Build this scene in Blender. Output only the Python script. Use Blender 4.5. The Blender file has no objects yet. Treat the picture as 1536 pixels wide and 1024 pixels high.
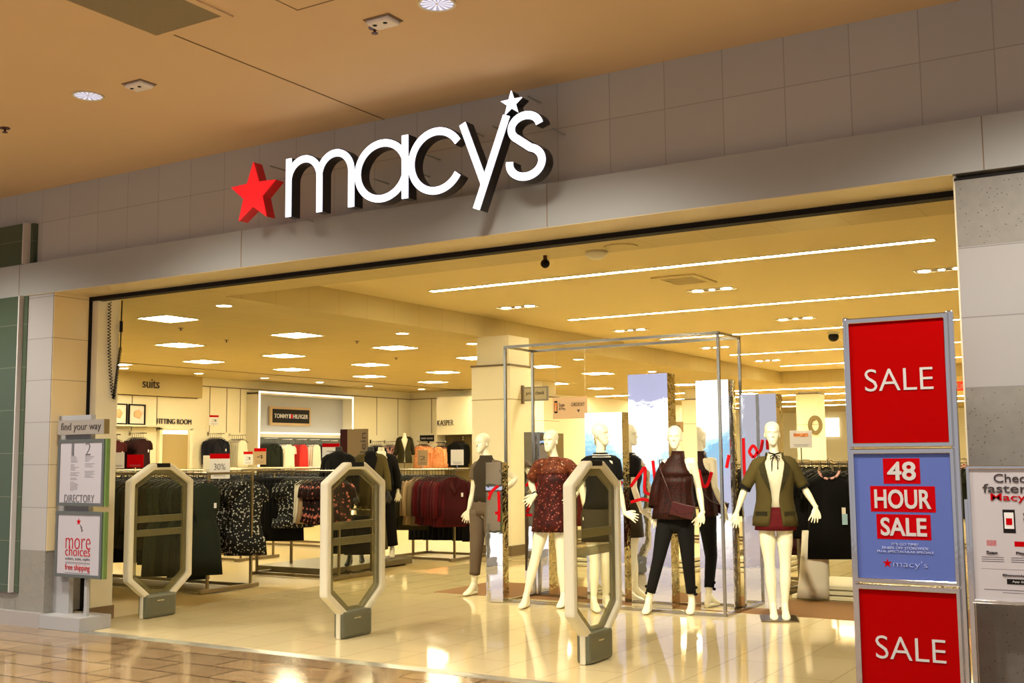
import bpy, math, random
from mathutils import Vector, Matrix
random.seed(7)
COL = bpy.context.scene.collection
PI = math.pi
R = math.radians
# ------------------------------------------------------------------ materials
def mat(name, col, rough=.6, metal=0., spec=.5, noise=.0, nscale=8., bump=0., bscale=40., em=None, es=0., coat=0., alpha=1., sheen=0., trans=0.):
    m = bpy.data.materials.new(name); m.use_nodes = True
    nt = m.node_tree; b = nt.nodes['Principled BSDF']
    b.inputs['Base Color'].default_value = (*col, 1); b.inputs['Roughness'].default_value = rough
    b.inputs['Metallic'].default_value = metal; b.inputs['Specular IOR Level'].default_value = spec
    b.inputs['Coat Weight'].default_value = coat; b.inputs['Coat Roughness'].default_value = .05
    b.inputs['Sheen Weight'].default_value = sheen
    b.inputs['Transmission Weight'].default_value = trans
    b.inputs['Alpha'].default_value = alpha
    if em:
        b.inputs['Emission Color'].default_value = (*em, 1); b.inputs['Emission Strength'].default_value = es
    tc = None
    if noise or bump:
        tc = nt.nodes.new('ShaderNodeTexCoord')
    if noise:
        n = nt.nodes.new('ShaderNodeTexNoise'); n.inputs['Scale'].default_value = nscale; n.inputs['Detail'].default_value = 5
        nt.links.new(tc.outputs['Object'], n.inputs['Vector'])
        mx = nt.nodes.new('ShaderNodeMix'); mx.data_type = 'RGBA'
        mx.inputs[6].default_value = (*[c*(1-noise) for c in col], 1)
        mx.inputs[7].default_value = (*[min(1, c*(1+noise)) for c in col], 1)
        nt.links.new(n.outputs['Fac'], mx.inputs[0]); nt.links.new(mx.outputs[2], b.inputs['Base Color'])
    if bump:
        n = nt.nodes.new('ShaderNodeTexNoise'); n.inputs['Scale'].default_value = bscale; n.inputs['Detail'].default_value = 3
        nt.links.new(tc.outputs['Object'], n.inputs['Vector'])
        bp = nt.nodes.new('ShaderNodeBump'); bp.inputs['Strength'].default_value = bump; bp.inputs['Distance'].default_value = .02
        nt.links.new(n.outputs['Fac'], bp.inputs['Height']); nt.links.new(bp.outputs['Normal'], b.inputs['Normal'])
    return m

def tile_mat(name, col, tile, mortar, rough, w, h, var=.06, off=0., msize=.004, axis='XZ', coat=0., cloud=0., spec=.5, shift=(0, 0)):
    """tiles as a brick pattern in world metres over the plane given by axis"""
    m = mat(name, col, rough, coat=coat, spec=spec); nt = m.node_tree; b = nt.nodes['Principled BSDF']
    g = nt.nodes.new('ShaderNodeNewGeometry'); s = nt.nodes.new('ShaderNodeSeparateXYZ'); c = nt.nodes.new('ShaderNodeCombineXYZ')
    nt.links.new(g.outputs['Position'], s.inputs[0])
    ad = []
    for k in range(2):
        a = nt.nodes.new('ShaderNodeMath'); a.operation = 'ADD'; a.inputs[1].default_value = shift[k]
        nt.links.new(s.outputs[axis[k]], a.inputs[0]); nt.links.new(a.outputs[0], c.inputs[k]); ad.append(a)
    br = nt.nodes.new('ShaderNodeTexBrick'); nt.links.new(c.outputs[0], br.inputs['Vector'])
    br.inputs['Scale'].default_value = 1; br.inputs['Brick Width'].default_value = w; br.inputs['Row Height'].default_value = h
    br.inputs['Mortar Size'].default_value = msize; br.inputs['Mortar Smooth'].default_value = .2; br.offset = off; br.inputs['Bias'].default_value = 0
    br.inputs['Color1'].default_value = (*[x*(1-var) for x in col], 1); br.inputs['Color2'].default_value = (*[min(1, x*(1+var)) for x in col], 1)
    br.inputs['Mortar'].default_value = (*mortar, 1)
    out = br.outputs['Color']
    if cloud:
        n = nt.nodes.new('ShaderNodeTexNoise'); n.inputs['Scale'].default_value = 1.3; n.inputs['Detail'].default_value = 7; n.inputs['Distortion'].default_value = .8
        mp = nt.nodes.new('ShaderNodeMapping'); mp.inputs['Scale'].default_value = (1.4, 1.8, 1); nt.links.new(g.outputs['Position'], mp.inputs['Vector'])
        nt.links.new(mp.outputs[0], n.inputs['Vector'])
        rp = nt.nodes.new('ShaderNodeValToRGB'); rp.color_ramp.elements[0].position = .28; rp.color_ramp.elements[1].position = .75
        rp.color_ramp.elements[0].color = (1-cloud, (1-cloud)*.9, (1-cloud)*.8, 1); rp.color_ramp.elements[1].color = (1, 1, 1, 1)
        nt.links.new(n.outputs['Fac'], rp.inputs[0])
        mx = nt.nodes.new('ShaderNodeMix'); mx.data_type = 'RGBA'; mx.blend_type = 'MULTIPLY'; mx.inputs[0].default_value = 1
        nt.links.new(out, mx.inputs[6]); nt.links.new(rp.outputs[0], mx.inputs[7]); out = mx.outputs[2]
    nt.links.new(out, b.inputs['Base Color'])
    return m

def vary(m, lo=.55, hi=1.5):
    """each garment a slightly different depth of the same dye"""
    nt = m.node_tree; b = nt.nodes['Principled BSDF']; oi = nt.nodes.new('ShaderNodeObjectInfo'); mr = nt.nodes.new('ShaderNodeMapRange')
    mr.inputs['To Min'].default_value = lo; mr.inputs['To Max'].default_value = hi; nt.links.new(oi.outputs['Random'], mr.inputs['Value'])
    vm = nt.nodes.new('ShaderNodeVectorMath'); vm.operation = 'SCALE'; nt.links.new(mr.outputs[0], vm.inputs['Scale'])
    bc = b.inputs['Base Color']
    if bc.is_linked: nt.links.new(bc.links[0].from_socket, vm.inputs[0])
    else: vm.inputs[0].default_value = bc.default_value[:3]
    nt.links.new(vm.outputs[0], bc)

def dots_mat(name, base, dots, scale, thr=.28, rough=.7, dots2=None, stretch=(1, 1, 1)):
    """printed cloth: scattered blotches on a ground colour"""
    m = mat(name, base, rough, spec=.2); nt = m.node_tree; b = nt.nodes['Principled BSDF']
    tc = nt.nodes.new('ShaderNodeTexCoord'); mp = nt.nodes.new('ShaderNodeMapping'); mp.inputs['Scale'].default_value = stretch
    nt.links.new(tc.outputs['Object'], mp.inputs[0])
    v = nt.nodes.new('ShaderNodeTexVoronoi'); v.inputs['Scale'].default_value = scale; nt.links.new(mp.outputs[0], v.inputs['Vector'])
    n = nt.nodes.new('ShaderNodeTexNoise'); n.inputs['Scale'].default_value = scale*1.5; nt.links.new(mp.outputs[0], n.inputs['Vector'])
    ad = nt.nodes.new('ShaderNodeMath'); ad.operation = 'MULTIPLY'; nt.links.new(v.outputs['Distance'], ad.inputs[0]); nt.links.new(n.outputs['Fac'], ad.inputs[1])
    r = nt.nodes.new('ShaderNodeValToRGB'); e = r.color_ramp.elements
    e[0].position = thr*.5; e[0].color = (*dots, 1); e[1].position = thr*.5+.04; e[1].color = (*base, 1)
    nt.links.new(ad.outputs[0], r.inputs[0]); out = r.outputs[0]
    if dots2:
        v2 = nt.nodes.new('ShaderNodeTexNoise'); v2.inputs['Scale'].default_value = scale*.6; nt.links.new(mp.outputs[0], v2.inputs['Vector'])
        r2 = nt.nodes.new('ShaderNodeValToRGB'); r2.color_ramp.elements[0].position = .5; r2.color_ramp.elements[1].position = .6
        nt.links.new(v2.outputs['Fac'], r2.inputs[0])
        mx = nt.nodes.new('ShaderNodeMix'); mx.data_type = 'RGBA'; nt.links.new(r2.outputs[0], mx.inputs[0]); nt.links.new(out, mx.inputs[6]); mx.inputs[7].default_value = (*dots2, 1)
        out = mx.outputs[2]
    nt.links.new(out, b.inputs['Base Color'])
    return m

def speckle_mat(name, base, dark, scale=60, thr=.1):
    m = mat(name, base, .45); nt = m.node_tree; b = nt.nodes['Principled BSDF']
    tc = nt.nodes.new('ShaderNodeTexCoord')
    v = nt.nodes.new('ShaderNodeTexVoronoi'); v.inputs['Scale'].default_value = scale; nt.links.new(tc.outputs['Object'], v.inputs['Vector'])
    n = nt.nodes.new('ShaderNodeTexNoise'); n.inputs['Scale'].default_value = 18; n.inputs['Detail'].default_value = 6; nt.links.new(tc.outputs['Object'], n.inputs['Vector'])
    r = nt.nodes.new('ShaderNodeValToRGB'); e = r.color_ramp.elements; e[0].position = thr; e[0].color = (*dark, 1); e[1].position = thr+.06; e[1].color = (1, 1, 1, 1)
    nt.links.new(v.outputs['Distance'], r.inputs[0])
    mx = nt.nodes.new('ShaderNodeMix'); mx.data_type = 'RGBA'; mx.inputs[6].default_value = (*[c*.85 for c in base], 1); mx.inputs[7].default_value = (*[c*1.15 for c in base], 1)
    nt.links.new(n.outputs['Fac'], mx.inputs[0])
    m2 = nt.nodes.new('ShaderNodeMix'); m2.data_type = 'RGBA'; m2.blend_type = 'MULTIPLY'; m2.inputs[0].default_value = 1
    nt.links.new(mx.outputs[2], m2.inputs[6]); nt.links.new(r.outputs[0], m2.inputs[7]); nt.links.new(m2.outputs[2], b.inputs['Base Color'])
    return m

WARM = (1., .80, .50)
M = dict(
 parapet=tile_mat('parapet_tile', (.42, .415, .385), 0, (.30, .29, .265), .5, .42, .42, .03, axis='XZ', shift=(.08, -3.49+.42*20)),
 pier=tile_mat('pier_tile', (.36, .345, .325), 0, (.22, .21, .195), .28, 3, .406, .02, axis='XZ', shift=(0, -2.327+.406*10)),
 fascia=mat('fascia_metal', (.33, .335, .31), .5, .1, noise=.03, nscale=3),
 soffit=mat('soffit_metal_lit', (.62, .52, .30), .35, .25),  # warm store light bounced up from the floor is put into this colour
 reveal=tile_mat('reveal_tile_lit', (.74, .60, .34), 0, (.4, .32, .18), .12, 3, .406, .02, axis='YZ', shift=(0, -2.327+.406*10)),  # yellow light from the store is put into the tile colour
 stone=speckle_mat('speckled_stone', (.235, .22, .185), (.28, .26, .22), 38, .1),
 green=tile_mat('green_glass_tile', (.055, .08, .048), 0, (.12, .14, .09), .2, 3, .42, .04, axis='XZ', shift=(0, -2.327+.406*10)),
 mceil=mat('mall_ceiling_paint', (.64, .475, .275), .8, noise=.02, nscale=2),
 joint=mat('ceiling_joint', (.22, .15, .08), .8),
 mfloor=tile_mat('mall_marble', (.33, .225, .115), 0, (.06, .035, .018), .10, .6, .335, .14, off=.5, axis='XY', msize=.010, cloud=.34, shift=(20, 19.92)),
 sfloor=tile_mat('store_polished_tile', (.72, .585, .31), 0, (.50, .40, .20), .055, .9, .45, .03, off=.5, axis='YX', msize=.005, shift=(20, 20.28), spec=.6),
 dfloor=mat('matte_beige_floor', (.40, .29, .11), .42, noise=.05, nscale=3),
 carpet=mat('brown_carpet', (.24, .115, .035), .95, bump=.5, bscale=200),
 steel=mat('steel_strip', (.45, .44, .38), .3, .8),
 base=mat('base_tile', (.33, .30, .28), .4),
 scream=mat('store_wall_cream', (.80, .73, .52), .7),
 sceil=tile_mat('store_ceiling', (.54, .43, .19), 0, (.47, .37, .155), .85, .61, .61, .02, axis='XY', msize=.008, shift=(20.15, 20.0)),
 hceil=mat('store_ceiling_raised', (.68, .55, .27), .8),
 trimd=mat('dark_trim', (.16, .11, .05), .6),
 light=mat('light_diffuser', (1, 1, 1), .5, em=(1., .90, .58), es=50.),
 strip=mat('light_strip_diffuser', (1, 1, 1), .5, em=(1., .90, .58), es=50.),
 spot=mat('spot_lens', (1, 1, 1), .5, em=(1., .9, .7), es=30.),
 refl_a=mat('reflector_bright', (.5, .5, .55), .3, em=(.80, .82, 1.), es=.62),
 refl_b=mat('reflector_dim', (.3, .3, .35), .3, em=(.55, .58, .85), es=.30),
 glow=mat('lit_edge', (1, 1, 1), .5, em=(1., .93, .75), es=1.0),
 black=mat('black_paint', (.008, .006, .005), .6, spec=.15),
 white=mat('white_card', (.72, .69, .66), .6),
 whitep=mat('white_plastic', (.66, .61, .43), .35),
 greyp=mat('grey_plastic', (.115, .115, .065), .38, noise=.1, nscale=30),
 chrome=mat('chrome', (.58, .57, .54), .08, 1., bump=.10, bscale=4),
 dchrome=mat('satin_fixture_metal', (.27, .22, .14), .3, 1.),
 mirror=mat('mirror_panel', (.90, .90, .92), .015, 1., bump=.03, bscale=5),
 rod=mat('display_rod_chrome', (.40, .36, .28), .16, 1., bump=.03, bscale=8),
 foil=mat('crinkled_foil', (.66, .60, .44), .05, 1., bump=.45, bscale=9),
 logo_face=mat('logo_white_face', (1, 1, 1), .4, em=(.86, .86, 1.), es=1.25),
 logo_side=mat('logo_dark_return', (.018, .014, .012), .35),
 star_face=mat('star_red_face', (.6, .01, .01), .4, em=(1., .012, .02), es=.5),
 star_side=mat('star_red_side', (.42, .012, .01), .35, em=(1, .01, .01), es=.05),
 red=mat('sign_red', (.33, .0004, .0004), .85, spec=.03),
 red2=mat('sign_red_box', (.42, .001, .003), .85, spec=.03),
 script=mat('vinyl_red', (.45, .002, .006), .6, spec=.1),
 blue=mat('sign_blue', (.095, .135, .38), .8, spec=.05),
 lett=mat('sign_lettering', (.52, .50, .47), .5),
 lett2=mat('pale_blue_lettering', (.42, .48, .74), .5),
 dletter=mat('dark_lettering', (.03, .02, .02), .6),
 gletter=mat('grey_lettering', (.12, .11, .12), .6),
 signgrey=mat('sign_grey', (.33, .325, .32), .5),
 signtaupe=mat('sign_taupe', (.27, .24, .20), .5),
 sframe=mat('sign_frame_grey', (.12, .13, .12), .4, .4),
 gedge=mat('green_acrylic_edge', (.12, .20, .05), .2),
 poster=mat('poster_lilac_white', (.42, .40, .43), .5),
 skin=mat('mannequin_cream', (.80, .75, .56), .32, noise=.01),
 hanger=mat('hanger_black', (.015, .013, .01), .4),
 taupe=mat('taupe_cloth', (.125, .088, .056), .85, spec=.2, bump=.15, bscale=120),
 grey_top=mat('grey_brown_jersey', (.034, .025, .015), .85, spec=.2),
 black_cloth=mat('black_cloth', (.004, .0035, .003), .9, spec=.2),
 dgreen=mat('dark_green_cloth', (.012, .016, .009), .8, spec=.2),
 olive=mat('olive_cloth', (.062, .046, .012), .85, spec=.2, bump=.2, bscale=150),
 olive_d=mat('dark_olive_cloth', (.022, .018, .006), .85, spec=.2),
 skirtg=mat('grey_olive_skirt', (.035, .027, .013), .85, spec=.2),
 burg=mat('burgundy_cloth', (.062, .0015, .003), .8, spec=.2),
 burg_d=mat('dark_burgundy_cloth', (.022, .0015, .002), .8, spec=.2),
 tan=mat('tan_cloth', (.32, .22, .115), .85, spec=.2),
 cream=mat('cream_cloth', (.74, .68, .50), .8),
 whitec=mat('white_cloth', (.85, .80, .66), .8),
 camel=mat('camel_cloth', (.50, .26, .09), .8),
 navy=mat('navy_cloth', (.006, .006, .012), .8, spec=.2),
 redc=mat('red_cloth', (.62, .012, .008), .7),
 orange=dots_mat('coral_tweed', (.66, .16, .05), (.85, .45, .2), 30, .5, stretch=(1, 1, 3)),
 lace=dots_mat('maroon_lace', (.050, .004, .002), (.34, .09, .07), 34, .20, .6, dots2=(.022, .002, .001)),
 lace_sheer=dots_mat('sheer_brown_lace', (.13, .028, .008), (.42, .18, .09), 34, .20, .6, dots2=(.07, .012, .004)),
 sequin=dots_mat('sequined_maroon', (.010, .0018, .001), (.10, .012, .005), 120, .26, .5),
 floral_bw=dots_mat('black_white_floral', (.006, .006, .005), (.50, .50, .40), 34, .24),
 floral_r=dots_mat('dark_red_floral', (.010, .003, .003), (.50, .15, .10), 20, .26, dots2=(.014, .004, .003)),
 floral_w=dots_mat('white_red_floral', (.03, .01, .01), (.70, .40, .35), 16, .5),
 leather=mat('maroon_leather', (.045, .003, .002), .35),
 plat=mat('fixture_base', (.16, .125, .06), .4, .5),
 wplat=mat('white_platform', (.66, .60, .42), .5),
 brownp=mat('brown_panel', (.16, .11, .03), .6),
 camd=mat('dark_camera', (.06, .012, .01), .3),
 peach=mat('peach_sign', (.62, .44, .30), .6),
)
# tinted see-through plastics
def tinted(name, col, fac, rough=.1):
    m = bpy.data.materials.new(name); m.use_nodes = True; nt = m.node_tree; nt.nodes.clear()
    o = nt.nodes.new('ShaderNodeOutputMaterial'); mx = nt.nodes.new('ShaderNodeMixShader')
    t = nt.nodes.new('ShaderNodeBsdfTransparent'); t.inputs[0].default_value = (.95, .945, .88, 1)
    p = nt.nodes.new('ShaderNodeBsdfPrincipled'); p.inputs['Base Color'].default_value = (*col, 1); p.inputs['Roughness'].default_value = rough
    mx.inputs[0].default_value = fac
    nt.links.new(t.outputs[0], mx.inputs[1]); nt.links.new(p.outputs[0], mx.inputs[2]); nt.links.new(mx.outputs[0], o.inputs[0])
    return m
for k_ in ('black_cloth', 'dgreen', 'olive', 'olive_d', 'burg', 'burg_d', 'tan', 'navy'): vary(M[k_])
for k_ in ('cream', 'whitec', 'redc', 'orange'): vary(M[k_], .8, 1.1)
M['tint'] = tinted('smoked_acrylic', (.17, .145, .05), .60, .3)
M['clear'] = tinted('clear_acrylic', (.16, .14, .06), .05, .08)

# ------------------------------------------------------------------ geometry helpers
class MB:
    def __init__(s): s.v = []; s.f = []; s.m = []
    def add(s, vs, fs, mi=0):
        n = len(s.v); s.v += [tuple(v) for v in vs]; s.f += [tuple(i+n for i in f) for f in fs]; s.m += [mi]*len(fs); return s
    def box(s, x0, x1, y0, y1, z0, z1, mi=0):
        x0, x1 = min(x0, x1), max(x0, x1); y0, y1 = min(y0, y1), max(y0, y1); z0, z1 = min(z0, z1), max(z0, z1)
        v = [(x, y, z) for x in (x0, x1) for y in (y0, y1) for z in (z0, z1)]
        return s.add(v, [(0, 1, 3, 2), (4, 6, 7, 5), (0, 4, 5, 1), (2, 3, 7, 6), (0, 2, 6, 4), (1, 5, 7, 3)], mi)
    def rings(s, rs, close=True, caps=True, mi=0):
        n = len(rs[0]); v = [p for r in rs for p in r]; f = []
        for i in range(len(rs)-1):
            for k in range(n if close else n-1):
                a = i*n+k; b = i*n+(k+1) % n
                f.append((a, b, b+n, a+n))
        if caps and close:
            f.append(tuple(range(n-1, -1, -1))); f.append(tuple(range((len(rs)-1)*n, len(rs)*n)))
        return s.add(v, f, mi)
    def path(s, pts, rad, n=10, ref=None, mi=0, caps=True):
        """tube along points; rad one number or list of (a, b): a across ref, b along ref"""
        P = [Vector(p) for p in pts]
        if not isinstance(rad, (list, tuple)): rad = [(rad, rad)]*len(P)
        rad = [(r, r) if not isinstance(r, (list, tuple)) else r for r in rad]
        rs = []; prev = Vector(ref) if ref else None
        for i, p in enumerate(P):
            t = (P[min(i+1, len(P)-1)]-P[max(i-1, 0)]).normalized()
            r = prev if prev is not None else (Vector((0, -1, 0)) if abs(t.y) < .9 else Vector((1, 0, 0)))
            r = (r - t*r.dot(t))
            if r.length < 1e-4: r = Vector((1, 0, 0)) - t*t.x
            r.normalize(); q = t.cross(r)
            if not ref: prev = r
            a, b = rad[i]
            rs.append([p + q*(a*math.cos(2*PI*k/n)) + r*(b*math.sin(2*PI*k/n)) for k in range(n)])
        return s.rings(rs, mi=mi, caps=caps)
    def prism(s, poly, axis, a, b, mi=0):
        """polygon (u, v) extruded along axis between a and b; Y: u=x v=z, X: u=y v=z, Z: u=x v=y"""
        def P(u, v, t): return {'Y': (u, t, v), 'X': (t, u, v), 'Z': (u, v, t)}[axis]
        n = len(poly); v = [P(u, w, a) for u, w in poly]+[P(u, w, b) for u, w in poly]
        f = [tuple(range(n-1, -1, -1)), tuple(range(n, 2*n))]+[(k, (k+1) % n, (k+1) % n+n, k+n) for k in range(n)]
        return s.add(v, f, mi)
    def bandprism(s, outer, inner, axis, a, b, mi=0, closed=True):
        """ring between two outlines of the same length, extruded"""
        def P(u, v, t): return {'Y': (u, t, v), 'X': (t, u, v), 'Z': (u, v, t)}[axis]
        n = len(outer); v = []
        for t in (a, b):
            v += [P(u, w, t) for u, w in outer]; v += [P(u, w, t) for u, w in inner]
        f = []
        for k in range(n if closed else n-1):
            j = (k+1) % n
            f += [(k, j, n+j, n+k), (2*n+k, 3*n+k, 3*n+j, 2*n+j), (k, 2*n+k, 2*n+j, j), (n+k, n+j, 3*n+j, 3*n+k)]
        if not closed: f += [(0, n, 3*n, 2*n), (n-1, 3*n-1, 4*n-1, 2*n-1)]
        return s.add(v, f, mi)
    def ball(s, c, rx, ry, rz, n=12, m=8, mi=0):
        rs = []
        for i in range(m+1):
            t = PI*(i/m); z = -math.cos(t); r = max(math.sin(t), .02)
            rs.append([(c[0]+rx*r*math.cos(2*PI*k/n), c[1]+ry*r*math.sin(2*PI*k/n), c[2]+rz*z) for k in range(n)])
        return s.rings(rs, mi=mi)
    def build(s, name, mats, parent=None, smooth=False, loc=(0, 0, 0), rz=0, bevel=0, solid=0, fix=True):
        me = bpy.data.meshes.new(name); me.from_pydata([tuple(v) for v in s.v], [], s.f)
        mats = mats if isinstance(mats, (list, tuple)) else [mats]
        for m in mats: me.materials.append(M[m] if isinstance(m, str) else m)
        me.polygons.foreach_set('material_index', s.m)
        if smooth: me.polygons.foreach_set('use_smooth', [True]*len(s.f))
        if fix:
            import bmesh
            bm = bmesh.new(); bm.from_mesh(me); bmesh.ops.recalc_face_normals(bm, faces=bm.faces); bm.to_mesh(me); bm.free()
        me.update()
        o = bpy.data.objects.new(name, me); COL.objects.link(o); o.parent = parent; o.location = loc; o.rotation_euler = (0, 0, rz)
        if bevel:
            b = o.modifiers.new('bevel', 'BEVEL'); b.width = bevel; b.segments = 2; b.limit_method = 'ANGLE'
        if solid:
            b = o.modifiers.new('solid', 'SOLIDIFY'); b.thickness = solid; b.offset = 0
        return o
def tag(o, label, cat, group=None):
    o['label'] = label; o['category'] = cat
    if group: o['group'] = group
    return o
def thing(name, label, cat, loc=(0, 0, 0), rz=0, group=None):
    o = bpy.data.objects.new(name, None); COL.objects.link(o); o.location = loc; o.rotation_euler = (0, 0, rz); o.empty_display_size = .2
    return tag(o, label, cat, group)
def struct(name, mb, m, **k):
    o = mb.build(name, m, **k); o['kind'] = 'structure'; return o
def bx(*a, mi=0): return MB().box(*a, mi=mi)
def copy_tree(o, parent=None):
    c = o.copy(); COL.objects.link(c); c.parent = parent
    for ch in o.children: copy_tree(ch, c)
    return c
FC = {}
def text(name, s, m, x0, x1, z0, z1, y, parent=None, ex=.002, weight=0., rot=0., X=None, spacing=1., keep=False):
    """lettering fitted into x0..x1, z0..z1 on a plane y, readable from -Y; with X given it lies on the plane x=X readable from +X (x0,x1 along Y)"""
    c = bpy.data.curves.new('t', 'FONT'); c.body = s; c.size = 1; c.extrude = .5; c.offset = weight; c.space_character = spacing; c.resolution_u = 4
    o = bpy.data.objects.new('t', c); me = bpy.data.meshes.new_from_object(o); bpy.data.objects.remove(o)
    xs = [v.co.x for v in me.vertices]; ys = [v.co.y for v in me.vertices]
    ax, bxx, ay, by = min(xs), max(xs), min(ys), max(ys)
    w, h = (x1-x0), (z1-z0)
    for v in me.vertices:
        u = (v.co.x-ax)/(bxx-ax)*w; t = (v.co.y-ay)/(by-ay)*h; d = v.co.z*2*ex
        if rot: u, t = t*(w/h)*0 + (w - t/h*w), u/w*h
        if X is None: v.co = (x0+u, y-ex-d, z0+t)
        else: v.co = (X+ex+d, x0+u, z0+t)
    me.materials.clear(); me.materials.append(M[m]); me.name = name
    o = bpy.data.objects.new(name, me); COL.objects.link(o); o.parent = parent
    return o
ORD = 'first second third fourth fifth sixth seventh eighth ninth tenth eleventh twelfth thirteenth fourteenth fifteenth sixteenth seventeenth eighteenth nineteenth twentieth'.split()

# ------------------------------------------------------------------ camera and world
f_px = 1686.8; yaw, pit, rol = -.55027, .10220, -.0088
cy, sy = math.cos(yaw), math.sin(yaw)
Fv = Vector((sy*math.cos(pit), cy*math.cos(pit), math.sin(pit))); R0 = Vector((cy, -sy, 0)); U0 = R0.cross(Fv)
Rv = R0*math.cos(rol)+U0*math.sin(rol); Uv = U0*math.cos(rol)-R0*math.sin(rol)
cam = bpy.data.cameras.new('camera'); co = bpy.data.objects.new('camera', cam); COL.objects.link(co)
cam.sensor_width = 36; cam.lens = 36*f_px/1536; cam.clip_end = 300
co.matrix_world = Matrix(((Rv.x, Uv.x, -Fv.x, 0), (Rv.y, Uv.y, -Fv.y, 0), (Rv.z, Uv.z, -Fv.z, 1.55), (0, 0, 0, 1)))
sc = bpy.context.scene; sc.camera = co
sc.view_settings.view_transform = 'Standard'; sc.view_settings.look = 'None'; sc.view_settings.gamma = 1; sc.view_settings.exposure = .5
sc.view_settings.use_curve_mapping = False
w = bpy.data.worlds.new('mall_daylight'); sc.world = w; w.use_nodes = True; nt = w.node_tree; nt.nodes.clear()
wo = nt.nodes.new('ShaderNodeOutputWorld'); bg = nt.nodes.new('ShaderNodeBackground'); tc = nt.nodes.new('ShaderNodeTexCoord')
sp = nt.nodes.new('ShaderNodeSeparateXYZ'); rp = nt.nodes.new('ShaderNodeValToRGB')
nz = nt.nodes.new('ShaderNodeTexNoise'); nz.inputs['Scale'].default_value = 14; nz.inputs['Detail'].default_value = 3
def mth(op, a, b=None, c=None):
    n = nt.nodes.new('ShaderNodeMath'); n.operation = op
    for k, v in enumerate((a, b, c)):
        if v is None: continue
        if isinstance(v, (int, float)): n.inputs[k].default_value = v
        else: nt.links.new(v, n.inputs[k])
    return n.outputs[0]
nt.links.new(tc.outputs['Generated'], sp.inputs[0]); nt.links.new(tc.outputs['Generated'], nz.inputs['Vector'])
# a bright opening at the far side of the mall, pale lilac walls and ceiling around it
off = mth('ABSOLUTE', mth('ADD', sp.outputs['X'], .416))
val = mth('ADD', mth('MULTIPLY_ADD', off, -.55, sp.outputs['Z']), mth('MULTIPLY_ADD', nz.outputs['Fac'], .05, -.025))
mr = nt.nodes.new('ShaderNodeMapRange'); mr.inputs['From Min'].default_value = -.25; mr.inputs['From Max'].default_value = .35
nt.links.new(val, mr.inputs['Value']); nt.links.new(mr.outputs[0], rp.inputs[0])
el = rp.color_ramp.elements; el[0].position = 0; el[0].color = (.50, .46, .44, 1); el[1].position = 1; el[1].color = (.42, .42, .54, 1)
for p, c in ((.33, (.62, .62, .80, 1)), (.375, (.35, .72, .95, 1)), (.395, (1.0, 1.5, 1.6, 1)), (.41, (2.4, 2.4, 2.2, 1)), (.485, (2.4, 2.4, 2.2, 1)), (.492, (.62, .62, .84, 1)), (.62, (.50, .50, .66, 1))):
    e = el.new(p); e.color = c
wn = mth('SMOOTH_MIN', mth('MULTIPLY', mth('ADD', mth('MULTIPLY', sp.outputs['X'], -1.), -.340), 60.), 1., .1)
wn = mth('MAXIMUM', wn, 0.)
mx = nt.nodes.new('ShaderNodeMix'); mx.data_type = 'RGBA'; nt.links.new(wn, mx.inputs[0]); mx.inputs[6].default_value = (.56, .54, .60, 1); nt.links.new(rp.outputs[0], mx.inputs[7])
nt.links.new(mx.outputs[2], bg.inputs[0]); bg.inputs[1].default_value = .72; nt.links.new(bg.outputs[0], wo.inputs[0])

# ------------------------------------------------------------------ the mall front
XL, XR = -24., 8.
struct('floor', bx(XL, XR, -6, 6.80, -.3, 0), 'mfloor')
struct('trim_1', bx(-8.8, XR, 6.80, 6.925, -.3, .002), 'steel')
struct('ceiling', bx(XL, XR, -4, 6.95, 4.245, 4.5), 'mceil')
struct('trim_2', bx(-5.449, -5.441, 4.78, 6.95, 4.24, 4.246), 'joint')
struct('wall_front', bx(XL, XR, 6.95, 7.3, 3.47, 4.245), 'parapet')
fa = MB(); fa.box(XL, XR, 6.85, 6.99, 3.173, 3.49); fa.box(XL, XR, 6.99, 7.26, 3.4, 3.47)
struct('trim_3', fa, 'fascia')
struct('trim_4', bx(-9.9, -1.17, 6.851, 7.262, 3.168, 3.1735), 'soffit')
struct('trim_5', MB().box(-9.44, -1.1, 7.262, 7.36, 3.13, 3.42).box(-9.43, -9.387, 7.262, 7.30, 0, 3.2), 'black')
struct('trim_6', bx(-9.3, -1.15, 7.36, 7.42, 3.16, 3.42), 'fascia')
for k, x in enumerate((-9.93, -6.9, -3.9, -.995)):
    struct('trim_%d' % (20+k), bx(x-.003, x+.003, 6.848, 6.86, 3.173, 3.49), 'joint')
# left pier with its reveal, right pier
struct('wall_left', bx(-9.78, -9.4, 6.86, 7.262, .70, 3.173), ['pier'])
struct('wall_left_lower', bx(-9.78, -9.4, 6.86, 7.262, .12, .70), ['stone'])
struct('wall_left_reveal', bx(-9.41, -9.393, 6.868, 7.262, .70, 3.17), 'reveal')
struct('wall_right', MB().box(-1.16, 3, 6.87, 7.3, 2.74, 3.14, 1).box(-1.16, 3, 6.87, 7.3, 1.92, 2.74, 0).box(-1.16, 3, 6.87, 7.3, .0, 1.92, 1), ['pier', 'stone'])
struct('trim_7', MB().box(-1.165, 3, 6.868, 6.9, 3.135, 3.15), 'black')
struct('wall_right_reveal', bx(-1.172, -1.158, 6.88, 7.9, 0, 3.17), 'scream')
struct('baseboard_left', bx(XL, -9.38, 6.80, 6.87, 0, .13), 'base')
struct('wall_far_left', MB().box(XL, -9.86, 6.84, 7.3, .3, 3.173).box(XL, -9.86, 6.84, 7.3, 3.49, 3.90), 'green')
struct('wall_far_left_sill', bx(XL, -9.78, 6.87, 7.3, .0, .31), 'stone')
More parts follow.
